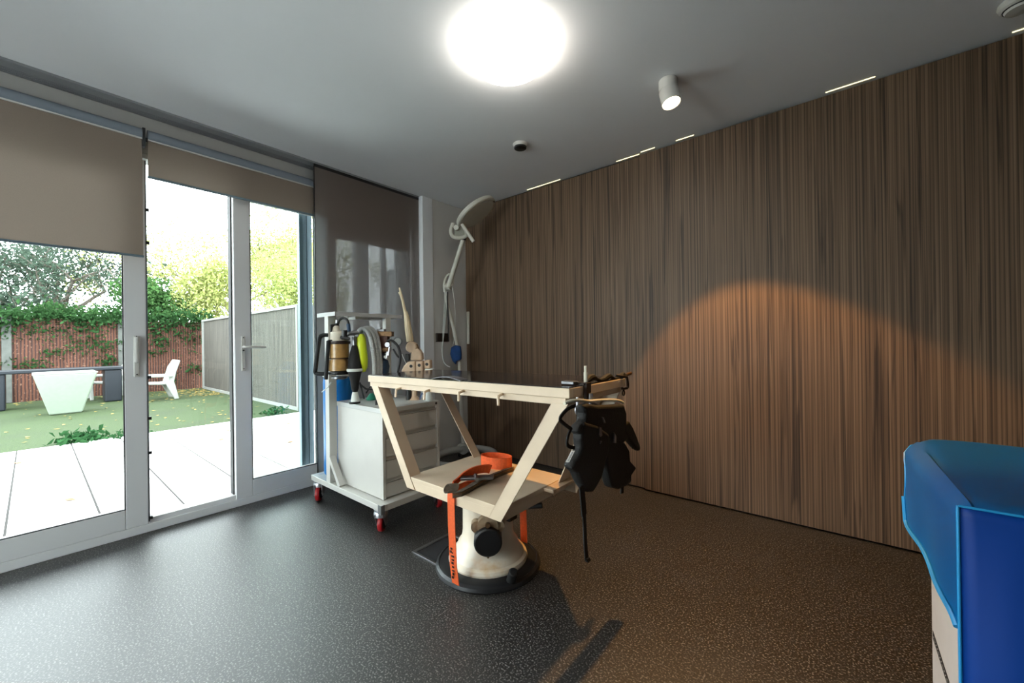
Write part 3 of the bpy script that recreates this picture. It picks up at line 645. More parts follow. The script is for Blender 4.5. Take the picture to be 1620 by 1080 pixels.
for pts in ([(946.5,675),(949.5,676),(951,688),(948,691),(945.5,687)], [(951,659),(953,660),(956,668),(954.5,669)], [(970,683),(973,690),(973,700),(969.5,700)], [(948,697),(950,697),(948,702)]):
    cloth('buckle', pts, .006, .026, STEEL, .001)

# ================================================================= CART
ct = thing('equipment_cart', 'white tubular trolley on red castors beside the garden doors', 'trolley', (-2.5, 1.55, 0))
cx0, cx1, cy0, cy1 = -2.975, -2.065, 1.285, 1.80
cb = MB()
for a, b in (((cx0, cy0), (cx1, cy0+.04)), ((cx0, cy1-.04), (cx1, cy1)), ((cx0, cy0+.04), (cx0+.04, cy1-.04)), ((cx1-.04, cy0+.04), (cx1, cy1-.04)), ((-2.66, cy0+.04), (-2.62, cy1-.04))): cb.box((a[0], a[1], .142), (b[0], b[1], .180))
cb.build('base_frame', WHITE, ct, bevel=.003)
MB().box((cx0+.02, cy0+.02, .160), (cx1-.02, cy1-.02, .176)).build('base_plate', WHITE, ct)
MB().box((cx1-.002, cy0-.002, .128), (cx1+.003, cy0+.022, .182)).box((cx1-.03, cy0-.003, .128), (cx1+.003, cy0-.001, .182)).build('corner_cap', STEEL, ct)
# posts and shelf
ps = MB().box((-2.745, cy0+.003, .18), (-2.690, cy0+.058, 1.318)).build('post', WHITE, ct, bevel=.003)
MB().box((-2.645, 1.675, .18), (-2.60, 1.72, 1.318)).build('post', WHITE, ct, bevel=.003)
MB().beam((-2.71, cy0+.022, .36), (-2.565, cy0+.022, .18), .030, .04, (0,1,0)).build('brace', WHITE, ct, bevel=.002)
MB().box((-2.86, 1.29, 1.338), (-2.598, 1.82, 1.343)).box((-2.86, 1.29, 1.315), (-2.598, 1.294, 1.338)).box((-2.602, 1.29, 1.315), (-2.598, 1.82, 1.338)).box((-2.86, 1.816, 1.315), (-2.6, 1.82, 1.338)).box((-2.72, 1.45, 1.30), (-2.62, 1.66, 1.316)).build('top_shelf', pm('grey_white_enamel', (188, 188, 186), .4, var=.02), ct, bevel=.001)
def caster(x, y, yaw):
    r = .052; d = Vector((math.cos(yaw), math.sin(yaw), 0)); n_ = Vector((-d.y, d.x, 0)); cen = Vector((x, y, r))-d*.018
    wl = MB().lathe([(.018, -.016), (.043, -.016), (.049, -.013), (.052, -.006), (.052, .006), (.049, .013), (.043, .016), (.018, .016)], cen, n_, 36).build('caster_wheel', RED, ct)
    MB().lathe([(.0362, -.0172), (.0362, .0172)], cen, n_, 30).build('wheel_rim', BLACKP, wl)
    fk = MB()
    for s_ in (-1, 1):
        o_ = n_*.024*s_
        fk.slab([cen+o_+Vector((0,0,-.014))-d*.016, cen+o_+Vector((0,0,-.014))+d*.016, Vector((x,y,.118))+o_+d*.042, Vector((x,y,.118))+o_-d*.042], n_*.004*s_)
    fk.lathe([(.040, .098), (.042, .118), (.038, .128), (.022, .134)], (x, y, 0), (0,0,1), 24).box((x-.03, y-.03, .134), (x+.03, y+.03, .142)).tube([cen-n_*.03, cen+n_*.03], .007)
    fk.build('caster_fork', CHROME, ct)
caster(-2.925, 1.325, 2.4); caster(-2.125, 1.32, -.9); caster(-2.12, 1.76, -.4); caster(-2.925, 1.76, 1.2)

# drawer cabinet standing on the cart
dc = thing('drawer_cabinet', 'white metal four-drawer cabinet standing on the trolley', 'cabinet', (-2.42, 1.57, .178))
gx0, gx1, gy0, gy1 = -2.69, -2.135, 1.345, 1.785
MB().box((gx0, gy0, .1805), (gx1-.02, gy1, .722)).build('body', WHITE, dc, bevel=.002)
MB().box((gx0-.003, gy0-.003, .7), (gx1+.003, gy1+.003, .73)).build('top', pm('grey_white_top', (196, 197, 194), .35, var=.03), dc, bevel=.002)
for ya in (gy0, gy1-.02): MB().box((gx1-.02, ya, .1805), (gx1, ya+.02, .70)).build('front_frame', WHITE, dc, bevel=.001)
zz = [.184, .298, .432, .566, .696]
for k in range(4):
    dr = MB().box((gx1-.0199, gy0+.023, zz[k]+.004), (gx1-.002, gy1-.023, zz[k+1]-.024)).box((gx1-.0199, gy0+.023, zz[k+1]-.026), (gx1-.018, gy1-.023, zz[k+1]-.010)).build('drawer', WHITE, dc, bevel=.001)
    MB().slab([(gx1-.004, gy0+.024, zz[k+1]-.022), (gx1+.003, gy0+.024, zz[k+1]-.018), (gx1+.003, gy0+.024, zz[k+1]-.014), (gx1-.006, gy0+.024, zz[k+1]-.018)], (0, gy1-gy0-.048, 0)).build('drawer_grip', WHITE, dr)
MB().lathe([(.008, 0), (.008, .003)], (gx1+.003, gy1-.03, .714), (1,0,0), 16).build('lock', BLACKP, dc)

# blue cylinder
bc = Vector((-2.868, 1.44, .177))
bo = thing('gas_cylinder', 'tall blue gas cylinder standing on the trolley behind the white post', 'gas cylinder', bc)
MB().lathe([(.09, 0), (.098, .012), (.1, .02), (.1, .67), (.094, .71), (.075, .74), (.04, .765), (.028, .78), (.028, .80)], bc, n=40).build('body', BLUEB, bo)
MB().lathe([(.1015, .712), (.1015, .722), (.08, .735)], bc, n=40).build('collar', WHITE, bo)
z1 = at(509, 620, 2.62); z2 = at(520, 611, 2.60)
MB().tube([z1, z2, at(524, 605, 2.62)], [.003, .004, .006], 8).build('cable_tie', PLAST, bo)

# ================================================================= BREATHING EQUIPMENT
D0 = 2.60
br = thing('anaesthesia_unit', 'anaesthesia breathing unit with amber canister and black frame on the trolley post', 'anaesthesia unit', at(536, 597, D0))
PAD = pm('black_foam_padding', (24, 26, 28), .7, var=.15)
MB().tube(spline([at(519, 530, D0), at(508, 531, D0-.02), at(504.5, 540, D0-.03), at(499.5, 580, D0-.03), at(499, 589, D0-.02), at(505, 591, D0-.02), at(518, 591, D0)], 4), .013, 12).build('guard_loop', PAD, br)
MB().tube([at(519.5, 539, D0-.06), at(515.5, 600, D0-.06)], .012, 12).tube([at(519, 540, D0-.06), at(526, 540, D0-.04)], .012).build('guard_bar', PAD, br)
u3 = Vector((0, 0, 1))
def lat(px, py, D, prof, nm, mat, par=br, n=28, ax=(0,0,1)): return MB().lathe(prof, at(px, py, D), ax, n).build(nm, mat, par)
lat(536.5, 566, D0, [(.058, 0), (.061, .004), (.061, .09), (.058, .095)], 'upper_canister', AMBER)
lat(536, 587, D0, [(.060, 0), (.064, .006), (.064, .055), (.058, .075), (.057, .086)], 'lower_canister', AMBER)
lat(536.5, 567.5, D0, [(.0625, 0), (.0625, .006)], 'canister_seal', pm('brown_seal', (92, 66, 40), .5))
lat(537, 544, D0, [(.066, 0), (.068, .004), (.068, .016), (.06, .02)], 'canister_lid', pm('dark_lid', (54, 40, 36), .45))
lat(537, 592, D0, [(.062, 0), (.07, .006), (.07, .02), (.062, .026)], 'canister_base', BLACKP)
lat(537, 600, D0, [(.03, 0), (.05, .008), (.05, .02)], 'base_plate', STEEL)
lat(537, 540, D0, [(.055, 0), (.055, .055), (.045, .065), (.03, .068)], 'valve_housing', pm('stained_ivory', (206, 196, 176), .45, var=.12))
lat(532, 526, D0, [(.025, 0), (.03, .01), (.022, .03), (.018, .045)], 'valve_dome', pm('stained_ivory', (206, 196, 176)))
MB().tube([at(533, 523, D0), at(533, 511, D0)], .014, 14).tube([at(533, 514, D0), at(524, 515, D0-.02), at(524, 525, D0-.02)], [.012, .011, .008], 10).build('elbow_valve', BLACKP, br)
MB().tube([at(533, 511, D0), at(533, 506, D0)], .008, 10).build('port_cap', CHROME, br)
MB().tube(spline([at(535, 512, D0), at(537, 506, D0), at(543, 503, D0), at(549, 506, D0), at(552, 514, D0)], 5), .008, 10).build('gas_hose', BLACKR, br)
MB().tube([at(551, 512, D0), at(552.5, 527, D0)], [.012, .014], 14).build('hose_connector', TEAL, br)
MB().tube([at(540, 535, D0-.05), at(552, 528, D0-.05), at(562, 526, D0-.03), at(568, 526, D0-.02)], [.012, .013, .015, .014], 12).build('metal_manifold', STEEL, br)
MB().tube([at(545, 522, D0-.06), at(545, 534, D0-.06)], .017, 12).tube([at(539, 533, D0-.07), at(553, 536, D0-.07)], .010, 10).build('adjust_valve', BLACKP, br)
MB().tube(arc(at(523, 560, D0-.05), .035, PI*.6, PI*1.7, 10, rt, up), .0025, 6).build('sample_line', PLAST, br)
# breathing bag: black cone, white ring, neck and white tip
bb = thing('breathing_bag', 'black cone-shaped rubber breathing bag with white ring beside the amber canister', 'breathing bag', at(562, 637, D0))
c0 = at(562, 637, D0-.03); px = (D0)/FPX
MB().lathe([(.005*3, 0), (.028, .002), (.025, .03), (.018, .065), (.014, .07)], c0, n=20).build('white_tip', PLAST, bb)
MB().lathe([(.034, 0), (.036, .008), (.03, .014)], at(561, 638, D0-.03), n=20).build('rubber_foot', BLACKR, bb)
MB().lathe([(.014, .07), (.022, .09), (.028, .14), (.040, .19), (.044, .205)], c0, n=24).build('lower_neck', BLACKF, bb)
MB().lathe([(.048, .204), (.050, .208), (.050, .218), (.046, .222)], c0, n=28).build('ring', PLAST, bb)
MB().lathe([(.046, .222), (.044, .24), (.036, .28), (.028, .33), (.018, .365), (.012, .375)], c0, n=24).build('upper_bag', BLACKF, bb)
MB().tube([c0+u3*.37, c0+u3*.43], [.014, .016], 12).build('neck_tube', STEEL, bb)
# yellow green reservoir
yb = thing('reservoir_bag', 'long yellow-green rubber bag hanging beside the grey hoses', 'reservoir bag', at(572, 585, D0))
MB().tube([at(571, 528, D0), at(571, 534, D0), at(572, 550, D0), at(573.5, 568, D0), at(575, 582, D0), at(576, 588, D0)], [.018, .03, .032, .034, .026, .010], 20).build('bag', YEL, yb)
# hoses
hb = thing('corrugated_hoses', 'bundle of grey corrugated breathing hoses arching over the trolley', 'breathing hoses', at(590, 592, D0+.02))
for k in range(3):
    o_ = 5.5*k
    P = spline([at(564+o_*.5, 533-k, D0-.02+.03*k), at(568+o_*.6, 523-k, D0-.02+.03*k), at(575+o_*.8, 520-k*.8, D0-.02+.03*k), at(583+o_, 528-k, D0-.02+.03*k), at(589+o_, 550, D0-.02+.03*k), at(592+o_*.95, 575, D0-.02+.03*k), at(592+o_*.9, 592, D0-.02+.03*k)], 22)
    MB().tube(P, [.0115+.0022*(i % 2) for i in range(len(P))], 10).build('hose', HOSE, hb)
# brass regulator block, gauge, black hoses
rg_ = thing('pressure_regulator', 'dark brass regulator block with round gauge behind the grey hoses', 'regulator', at(608, 560, D0+.05))
D1 = D0+.06
def bxp(px0, py0, px1, py1, D, th, nm, mat, par=rg_, bev=.003):
    a = at(px0, py0, D); b = at(px1, py0, D); c = at(px1, py1, D); d = at(px0, py1, D); return MB().slab([a, b, c, d], fw*th).build(nm, mat, par, bevel=bev)
bxp(600, 531, 613, 558, D1, .05, 'block', pm('red_brown_casting', (74, 42, 32), .5, .3, var=.2))
bxp(592, 524, 620, 532, D1-.01, .05, 'header', BRASS); bxp(596, 520, 608, 525, D1, .04, 'cap', STEEL)
bxp(592, 550, 616, 556, D1-.01, .05, 'lower_flange', BRASS)
MB().tube([at(611, 542, D1-.04), at(617, 548, D1-.04), at(615, 562, D1-.04)], .010, 12).tube([at(613, 556, D1-.04), at(612, 566, D1-.04)], .005).lathe([(.016, 0), (.016, .02)], at(614, 545, D1-.05), -fw, 16).build('fitting', CHROME, rg_)
MB().lathe([(.027, 0), (.028, .006), (.028, .02), (.024, .022)], at(630.5, 540, D1), -fw, 30).build('gauge', pm('gauge_rim', (90, 92, 94), .4, .5), rg_)
MB().lathe([(.023, .0222), (0, .0224)], at(630.5, 540, D1), -fw, 30).build('gauge_face', pm('gauge_dial', (150, 154, 150), .4, var=.1), rg_)
MB().tube(spline([at(612, 540, D1-.06), at(618, 538, D1-.06), at(627, 544, D1-.06), at(632.5, 556, D1-.06), at(633, 570, D1-.06), at(629, 590, D1-.06)], 5), .0075, 10).tube(spline([at(622, 552, D1-.05), at(628, 562, D1-.05), at(632, 566, D1-.05)], 4), .006, 8).build('rubber_hose', BLACKR, rg_)
dv = thing('vaporiser', 'dark blue rounded vaporiser body behind the hoses', 'vaporiser', at(603, 592, D1+.03))
MB().lathe([(.02, 0), (.05, .015), (.056, .06), (.045, .10), (.02, .115), (.018, .13), (.03, .132), (.03, .155)], at(603, 593, D1+.03), n=24).build('body', TEAL, dv)
MB().tube([at(600, 592, D1+.03), at(596, 640, D1-.1)], .01).build('mounting_rod', BLACKP, dv)
# small black leads & green mask on cabinet top
gm = thing('rubber_mask', 'small green rubber mask lying on the cabinet under the table edge', 'mask', Vector((-2.44, 1.60, .731)))
gp = onZ(588, 632, .731)
MB().lathe([(.035, 0), (.036, .01), (.024, .03), (.012, .045)], gp, n=24).build('mask_cup', GREEN, gm)
tp2 = thing('tripod_lead', 'thin black forked lead standing on the white cabinet', 'lead', onZ(576, 630, .731))
a_ = onZ(576, 630, .732)
MB().tube(spline([at(569, 605, D0-.02), at(572, 615, D0), a_], 4), .006, 8).tube([at(570, 608, D0-.02), at(579, 615, D0+.02), at(590, 616, D0+.06)], .006, 8).tube([at(590, 605, D0+.06), at(579, 622, D0+.03)], .005, 8).build('lead', BLACKP, tp2)
wm = thing('white_mask', 'small white cone mask standing on the cabinet below the tan device', 'mask', onZ(679, 630, .731))
MB().lathe([(.030, 0), (.031, .02), (.018, .075), (.012, .09)], onZ(677, 633, .731), n=24).build('mask_cone', PLAST, wm)
MB().tube(spline([onZ(664, 632, .735), at(668, 622, 2.75), at(672, 628, 2.75), at(674, 616, 2.75)], 5), .003, 6).build('wire', BLUEC, wm)

# tan device with long lever
DT = 2.78
td = thing('articulated_arm_device', 'tan three-port device with long raised lever arm behind the table', 'medical device', at(655, 628, DT))
lv0, lv1, lv2, lvt = at(649, 540, DT), at(644, 505, DT), at(640, 490, DT), at(632, 456, DT)
MB().tube([lv0, at(646, 520, DT), lv1, at(641.5, 493, DT)], [.026, .024, .020, .013], 12).tube([at(641, 495, DT), at(637, 475, DT-.01), at(632, 455, DT-.01)], [.010, .009, .006], 10).tube([at(642, 495, DT+.02), at(634.5, 468, DT+.02), at(631, 462, DT+.01)], [.009, .008, .006], 10).build('lever_arm', WOODL, td)
MB().lathe([(.032, -.03), (.04, -.02), (.04, .02), (.032, .03)], at(652, 549, DT), -fw, 24).build('joint', TAN, td)
MB().tube([at(651, 545, DT), at(660, 545, DT-.02), at(664, 556, DT-.02), at(667, 562, DT)], .006, 8).build('joint_seam', BRASS, td)
def blk(pts, D, th, nm, mat=TAN, bev=.01): return MB().slab([at(x, y, D) for x, y in pts], fw*th).build(nm, mat, td, bevel=bev, seg=3)
blk([(649,570),(650,558),(655,551),(662,551),(667,559),(668,570)], DT-.03, .07, 'shoulder')
blk([(634,588),(638,579),(645,572),(657,571),(657,588)], DT-.05, .10, 'housing')
blk([(657.5,588),(657.5,571),(669,571),(669,588)], DT-.05, .10, 'housing')
blk([(670,583),(670,570),(680,569),(681,583)], DT-.03, .08, 'housing')
for px, py, D in ((650.5, 579, DT-.052), (663.5, 577.5, DT-.052), (675.5, 576, DT-.032)):
    pp = MB().lathe([(.021, 0), (.021, .004), (.012, .005)], at(px, py, D), -fw, 24).build('port', TAN, td)
    MB().lathe([(.011, .0052), (0, .0056)], at(px, py, D), -fw, 20).build('port_hole', BLACKP, pp)
blk([(641,571),(641,560),(647,560),(647,571)], DT-.04, .03, 'knob', BLACKP, .003)
blk([(672,585.5),(672,583.5),(684,583.5),(684,585.5)], DT-.06, .06, 'plate', PLAST, .001)
MB().tube([at(655, 588, DT), Vector((at(655,588,DT).x, at(655,588,DT).y, .755)), Vector((at(655,588,DT).x, at(655,588,DT).y, .731))], [.028, .02, .045], 16).build('stand', TAN, td)
MB().tube([at(646, 588, DT-.02), Vector((at(646,588,DT-.02).x, at(646,588,DT-.02).y, .732))], .018, 12).build('support_leg', BLACKP, td)
g_ = MB().tube([at(642.5, 575, DT-.02), at(637, 563, DT), at(636, 560, DT)], .0025, 6); g_.build('cable', PLAST, td)

# ================================================================= EXAMINATION LAMP
LD = 3.78
el = thing('examination_lamp', 'white magnifier examination lamp on a rolling stand in the corner', 'floor lamp', (-2.72, 2.62, 0))
lc = Vector((-2.67, 2.52, 0))
pb = onZ(733, 706, .09)
base = MB()
ring = [Vector((lc.x+.26*math.cos(a), lc.y+.30*math.sin(a), .075)) for a in [2*PI*i/40 for i in range(40)]]
base.tube(ring, .035, 14, closed=True)
base.tube([Vector((pb.x, pb.y, .075)), lc+Vector((-.18, .16, .075))], .045, 14)
base.build('base', BASEG, el)
MB().lathe([(.06, .05), (.065, .07), (.06, .105), (.035, .12)], (pb.x, pb.y, 0), n=28).build('pole_socket', BASEG, el)
for a in (.3, 1.5, 2.6, 3.8, 5.2):
    q = lc+Vector((.26*math.cos(a), .30*math.sin(a), 0))
    MB().lathe([(.012, -.012), (.024, -.012), (.026, 0), (.024, .012), (.012, .012)], q+Vector((0, 0, .026)), (math.cos(a+1), math.sin(a+1), 0), 20).tube([q+Vector((0,0,.03)), q+Vector((0,0,.06))], .008, 8).build('caster', BLACKP, el)
pl0 = Vector((pb.x, pb.y, .10)); dist = (pl0-O).dot(fw)
def lp(px, py, dd=0): return at(px, py, dist+dd)
MB().tube([pl0, lp(727.5, 590)], .020, 18).build('pole', pm('white_lacquer_pole', (206, 206, 202), .35, var=.02), el)
MB().tube(spline([lp(727.5, 590), lp(726, 565), lp(723, 545, -.02), lp(716, 512, -.04), lp(708, 482, -.06), lp(706, 464, -.08)], 5), [.018]*26, 14).build('spring_arm', LAMPW, el)
MB().tube([lp(710, 540, -.06), lp(709.5, 512, -.07), lp(707.5, 470, -.09), lp(708, 462, -.09)], .006, 8).build('cable', BLACKR, el)
MB().lathe([(.03, -.03), (.036, -.02), (.036, .02), (.03, .03)], lp(709, 453, -.08), rt, 24).tube(spline([lp(703.5, 462, -.09), lp(702.5, 450, -.1), lp(706, 438, -.1), lp(712, 434, -.1), lp(716, 440, -.1), lp(715, 452, -.1)], 5), .012, 12).tube([lp(707, 455, -.1), lp(712, 452, -.1)], .014, 10).build('elbow_joint', LAMPW, el)
MB().tube([lp(707.5, 455, -.08), lp(712, 453, -.08)], .026, 14).build('elbow_knob', BLACKP, el)
MB().tube([lp(709, 455, -.10), lp(733, 377, -.25)], [.023, .020], 16).build('upper_arm', LAMPW, el)
MB().tube([lp(733, 379, -.25), lp(734.5, 373, -.26)], .022, 14).build('arm_collar', BLACKP, el)
DH = dist-.30
hc = at(754.5, 338, DH); vr = (hc-O).normalized(); rr_ = vr.cross(Vector((0,0,1))).normalized(); uu_ = rr_.cross(vr)
nrm = (rr_*.60-uu_*.80)*math.sin(math.radians(69))-vr*math.cos(math.radians(69)); nrm.normalize()
hu = (rr_*.80+uu_*.60).normalized(); hu = (hu-nrm*hu.dot(nrm)).normalized(); hv = nrm.cross(hu)
# ring head (rectangular section)
prof = [(.168, .0), (.168, -.030), (.19, -.038), (.206, -.030), (.206, .0), (.196, .008), (.176, .008), (.168, .0)]
MB().lathe(prof, hc, nrm, 48).build('lamp_ring', LAMPW, el)
MG = bpy.data.materials.new('purple_coated_lens'); MG.use_nodes = True; nt = MG.node_tree; nt.nodes.clear()
o1 = nt.nodes.new('ShaderNodeOutputMaterial'); gl = nt.nodes.new('ShaderNodeBsdfGlossy'); gl.inputs[1].default_value = .08; gl.inputs[0].default_value = (.5, .42, .45, 1)
trn = nt.nodes.new('ShaderNodeBsdfTransparent'); trn.inputs[0].default_value = (.50, .40, .46, 1); mx_ = nt.nodes.new('ShaderNodeMixShader'); mx_.inputs[0].default_value = .07
nt.links.new(trn.outputs[0], mx_.inputs[1]); nt.links.new(gl.outputs[0], mx_.inputs[2]); nt.links.new(mx_.outputs[0], o1.inputs[0])
MB().lathe([(.170, 0), (.12, .006), (0, .010), ], hc, nrm, 40).build('lens', MG, el)
MB().lathe([(.172, .006), (.176, .010), (.170, .010)], hc, nrm, 48).build('lens_bezel', PLAST, el)
sb = hc+hu*.19+nrm*.0
MB().beam(sb-hv*.015, sb+hv*.015, .02, .02).build('switch', BLACKP, el)
yk = hc-hu*.225
MB().tube([yk-hv*.05, yk+hv*.05], .024, 16).build('swivel', LAMPW, el)
MB().tube(spline([lp(715.5, 357, -.3), lp(713.5, 366, -.3), lp(717, 374, -.29), lp(727, 376, -.28), lp(737, 373, -.28), lp(737, 366, -.28)], 5), .018, 12).tube([lp(717, 353, -.3), lp(716, 360, -.3)], .02, 12).build('yoke', LAMPW, el)
MB().slab([lp(718, 357, -.29), lp(736, 358, -.29), lp(738, 370, -.29), lp(730, 375, -.29), lp(719, 373, -.29)], fw*.03).build('yoke_plate', pm('grey_plastic_plate', (150, 150, 136), .5), el, bevel=.004)
MB().tube([lp(730.5, 354, -.38), lp(735, 361, -.37), lp(749, 382, -.36)], [.014, .017, .016], 16).build('grip_handle', LAMPW, el)
# blue cloth tied on the pole
bt = thing('blue_cloth', 'crumpled dark blue cloth wrapped around the examination lamp pole', 'cloth', lp(724, 570))
MB().slab([lp(713.5, 549, -.05), lp(720, 546, -.05), lp(728, 547, -.05), lp(729.5, 560, -.05), lp(729, 569, -.05), lp(722, 571, -.05), lp(720.5, 577, -.05), lp(715, 570, -.05), lp(712, 560, -.05)], fw*.07).build('wrap', BLUEC, bt, bevel=.012, seg=3)
# hanging white cords
wc = thing('power_cord', 'thin white power cords looping down from the lamp elbow', 'cord', lp(705, 580))
MB().tube(spline([lp(704, 458, -.1), lp(702.5, 500, -.02), lp(700, 545), lp(701, 568), lp(706, 577), lp(712, 580)], 6), .0038, 8).build('cord', PLAST, wc)
MB().tube(spline([lp(706, 460, -.1), lp(704, 510, -.02), lp(699, 555), lp(692, 600)], 6), .003, 8).tube(spline([lp(716, 455, -.1), lp(720, 490, -.1), lp(719, 530, -.1), lp(716, 548, -.1)], 6), .002, 8).build('cord', PLAST, wc)

# ================================================================= BLUE DRAPED BOX
wb = thing('white_box', 'tall white cabinet under the blue vinyl cover at the right edge', 'cabinet', (.55, 1.23, 0))
MB().box((.172, .985, 0), (1.1, 1.46, .835)).build('body', pm('satin_white_laminate', (196, 190, 186), .5, var=.02), wb, bevel=.004)
q0, q1 = onX(1476, 1003, .172), onX(1502, 1085, .172)
bm_ = MB().beam(q0, q1, .020, .0012, (1,0,0)); o = bm_.build('patterned_band', pm('black_band', (16, 15, 15), .6), wb)
rm = MB(); dv_ = (q1-q0); L_ = dv_.length; dv_.normalize(); e_ = Vector((0, dv_.z, -dv_.y))
random.seed(5)
for k in range(40):
    c = q0+dv_*(L_*k/40)+e_*.0035*math.sin(k*1.9)+Vector((-.0008, 0, 0)); rm.slab([c-dv_*.0022, c+e_*.002, c+dv_*.002, c-e_*.0012], (-.0004, 0, 0))
rm.build('band_pattern', pm('pale_band_marks', (150, 146, 140), .6), wb)
vc = thing('vinyl_cover', 'glossy blue vinyl cover draped over the white cabinet at the right edge', 'cover', (.5, 1.2, .84))
# top sheet and flaps as one gently bowed shell
def patch(fn, nu, nv, th=.006):
    m_ = MB(); P = [[fn(i/nu, j/nv) for j in range(nv+1)] for i in range(nu+1)]
    vs = [p for row in P for p in row]; fs = []
    for i in range(nu):
        for j in range(nv): a = i*(nv+1)+j; fs.append((a, a+1, a+nv+2, a+nv+1))
    m_.add(vs, fs, True); m_.open = True; return m_
def solid(o, th):
    md = o.modifiers.new('solid', 'SOLIDIFY'); md.thickness = th; md.offset = -1; return o
XR = 1.12; CR = .05
X0, YN, ZT, RR = .1425, .952, .860, .042
def topside(u, v):     # u: right end of the top -> rounded shoulder -> hem of the left flap; v: near -> far
    hem = .662+.014*v+.002*math.sin(v*13)+.05*max(0, v-.93)/.07
    far = 1.515
    if u < .55: x = XR+(X0+RR-XR)*(u/.55); z = ZT; dn = 0
    elif u < .68:
        a = (u-.55)/.13*PI/2; x = X0+RR-RR*math.sin(a); z = ZT-RR+RR*math.cos(a); dn = 0
    else:
        dn = (u-.68)/.32; z = (ZT-RR)+(hem-ZT+RR)*dn; x = X0
    # far edge: top reaches the rounded corner, flap hangs a little short of it
    k = min(1, max(0, (u-.50)/.22)); far -= .135*k*k*(3-2*k)
    far -= .012*math.sin(PI*dn)*(1 if dn > 0 else 0)
    y = YN+(far-YN)*v
    x -= .022*v*(1 if u > .55 else 0)*min(1, (u-.55)/.1 if u > .55 else 0)+.003*math.sin(v*9)*dn
    if u < .6: z += -.010*math.sin(PI*v)+.004*math.sin(9*u+3*v)-.010*max(0, 1-(1-v)*14)**2
    z -= .008*max(0, 1-v*14)**2
    return Vector((x, y, z))
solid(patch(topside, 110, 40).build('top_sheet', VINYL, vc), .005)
def frontf(u, v):
    x = X0+.001+(XR-X0)*u; z = .852-.70*v; y = .949-.02*math.sin(PI*min(v*1.1, 1))*min(1, u*20)-.012*math.sin(u*9+v*2)*v
    return Vector((x, y, z))
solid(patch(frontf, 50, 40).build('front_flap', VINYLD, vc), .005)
MB().tube([topside(1.0, k/30)+Vector((-.002, 0, 0)) for k in range(31)], .0045, 8).build('hem_piping', PIPE, vc)
MB().tube([topside(.56+.44*k/14, 1.0) for k in range(15)], .0022, 8).build('edge_piping', PIPE, vc)
MB().tube([frontf(0, k/12)+Vector((-.001, -.001, 0)) for k in range(13)], .0022, 8).build('edge_piping', PIPE, vc)
MB().tube([frontf(k/40, 0)+Vector((0, -.002, 0)) for k in range(41)], .0020, 8).build('edge_piping', PIPE, vc)
MB().tube([topside(.5*k/40, 1) for k in range(41)], .0018, 8).build('edge_piping', PIPE, vc)

# ================================================================= OUTSIDE
GZ = -.06
PATM = bpy.data.materials.new('pale_concrete_slabs'); PATM.use_nodes = True; nt = PATM.node_tree; b_ = nt.nodes['Principled BSDF']
tc = nt.nodes.new('ShaderNodeTexCoord'); mp = nt.nodes.new('ShaderNodeMapping'); mp.inputs['Rotation'].default_value = (0, 0, 0); mp.inputs['Location'].default_value = (0, .12, 0)
nt.links.new(tc.outputs['Object'], mp.inputs[0])
bk = nt.nodes.new('ShaderNodeTexBrick'); bk.offset = 0; bk.inputs['Scale'].default_value = 1; bk.inputs['Mortar Size'].default_value = .007; bk.inputs['Brick Width'].default_value = 1.2; bk.inputs['Row Height'].default_value = .42
bk.inputs['Color1'].default_value = lin((216, 214, 210)); bk.inputs['Color2'].default_value = lin((222, 221, 218)); bk.inputs['Mortar'].default_value = lin((30, 24, 20))
nt.links.new(mp.outputs[0], bk.inputs['Vector']); nt.links.new(bk.outputs['Color'], b_.inputs['Base Color']); b_.inputs['Roughness'].default_value = .85
struct('patio', MB().box((-7.35, -9, -.2), (-3.36, 9, GZ)).box((-3.36, -9, -.2), (3.2, -2.6, GZ)), PATM)
struct('outer_sill', MB().box((-3.45, -2.6, -.1), (-3.30, 3.0, 0.0)), CONC)
tag(MB().box((-15, -10, -.3), (-7.35, 3.4, GZ-.005)).build('lawn', grass_mat()), 'short green lawn between the patio and the reed fence', 'lawn', kind='stuff')
struct('ground', MB().box((-60, -40, -.5), (-7.3, 60, -.3)).box((-14.9, 3.2, -.31), (-7.3, 30, GZ-.02)), pm('garden_soil', (86, 76, 60), .95, var=.2))
random.seed(21)
# reed fence with concrete posts
REED = stripes_mat('red_brown_reed_screen', (44, 20, 16), (96, 56, 38), 6, 'Y', specks=(116, 86, 70))
REEDG = stripes_mat('weathered_grey_reed_screen', (34, 32, 30), (98, 92, 84), 5, 'X')
rf = thing('reed_fence', 'red-brown reed screen fence at the far side of the lawn', 'fence', (-14, 0, GZ))
ys = [-7.6, -5.8, -4.0, -2.15, -.35, 1.45, 3.36]
for a, b in zip(ys[:-1], ys[1:]): MB().box((-14.05, a+.06, GZ), (-14.0, b-.06, 1.80)).build('reed_panel', REED, rf)
for y in ys: MB().box((-14.1, y-.07, GZ), (-13.94, y+.07, 1.84)).build('fence_post', CONC, rf, bevel=.01)
sf = thing('side_screen', 'weathered grey reed screen with white rim standing beside the lawn', 'fence', (-10, 3.1, GZ))
MB().box((-13.7, 3.06, GZ), (-7.50, 3.10, 1.80)).build('reed_panel', REEDG, sf)
RIM = pm('white_metal_rim', (140, 140, 136), .5)
MB().box((-13.7, 3.03, 1.80), (-7.44, 3.12, 1.85)).box((-13.7, 3.03, GZ), (-7.44, 3.055, GZ+.06)).build('rim', RIM, sf)
for x in (-13.7, -9.9, -7.50): MB().box((x-.03, 3.02, GZ), (x+.03, 3.13, 1.85)).build('upright', RIM, sf)
MB().box((-7.44, 3.0, GZ), (-7.36, 3.52, 1.84)).build('end_panel', CONC, sf, bevel=.01)
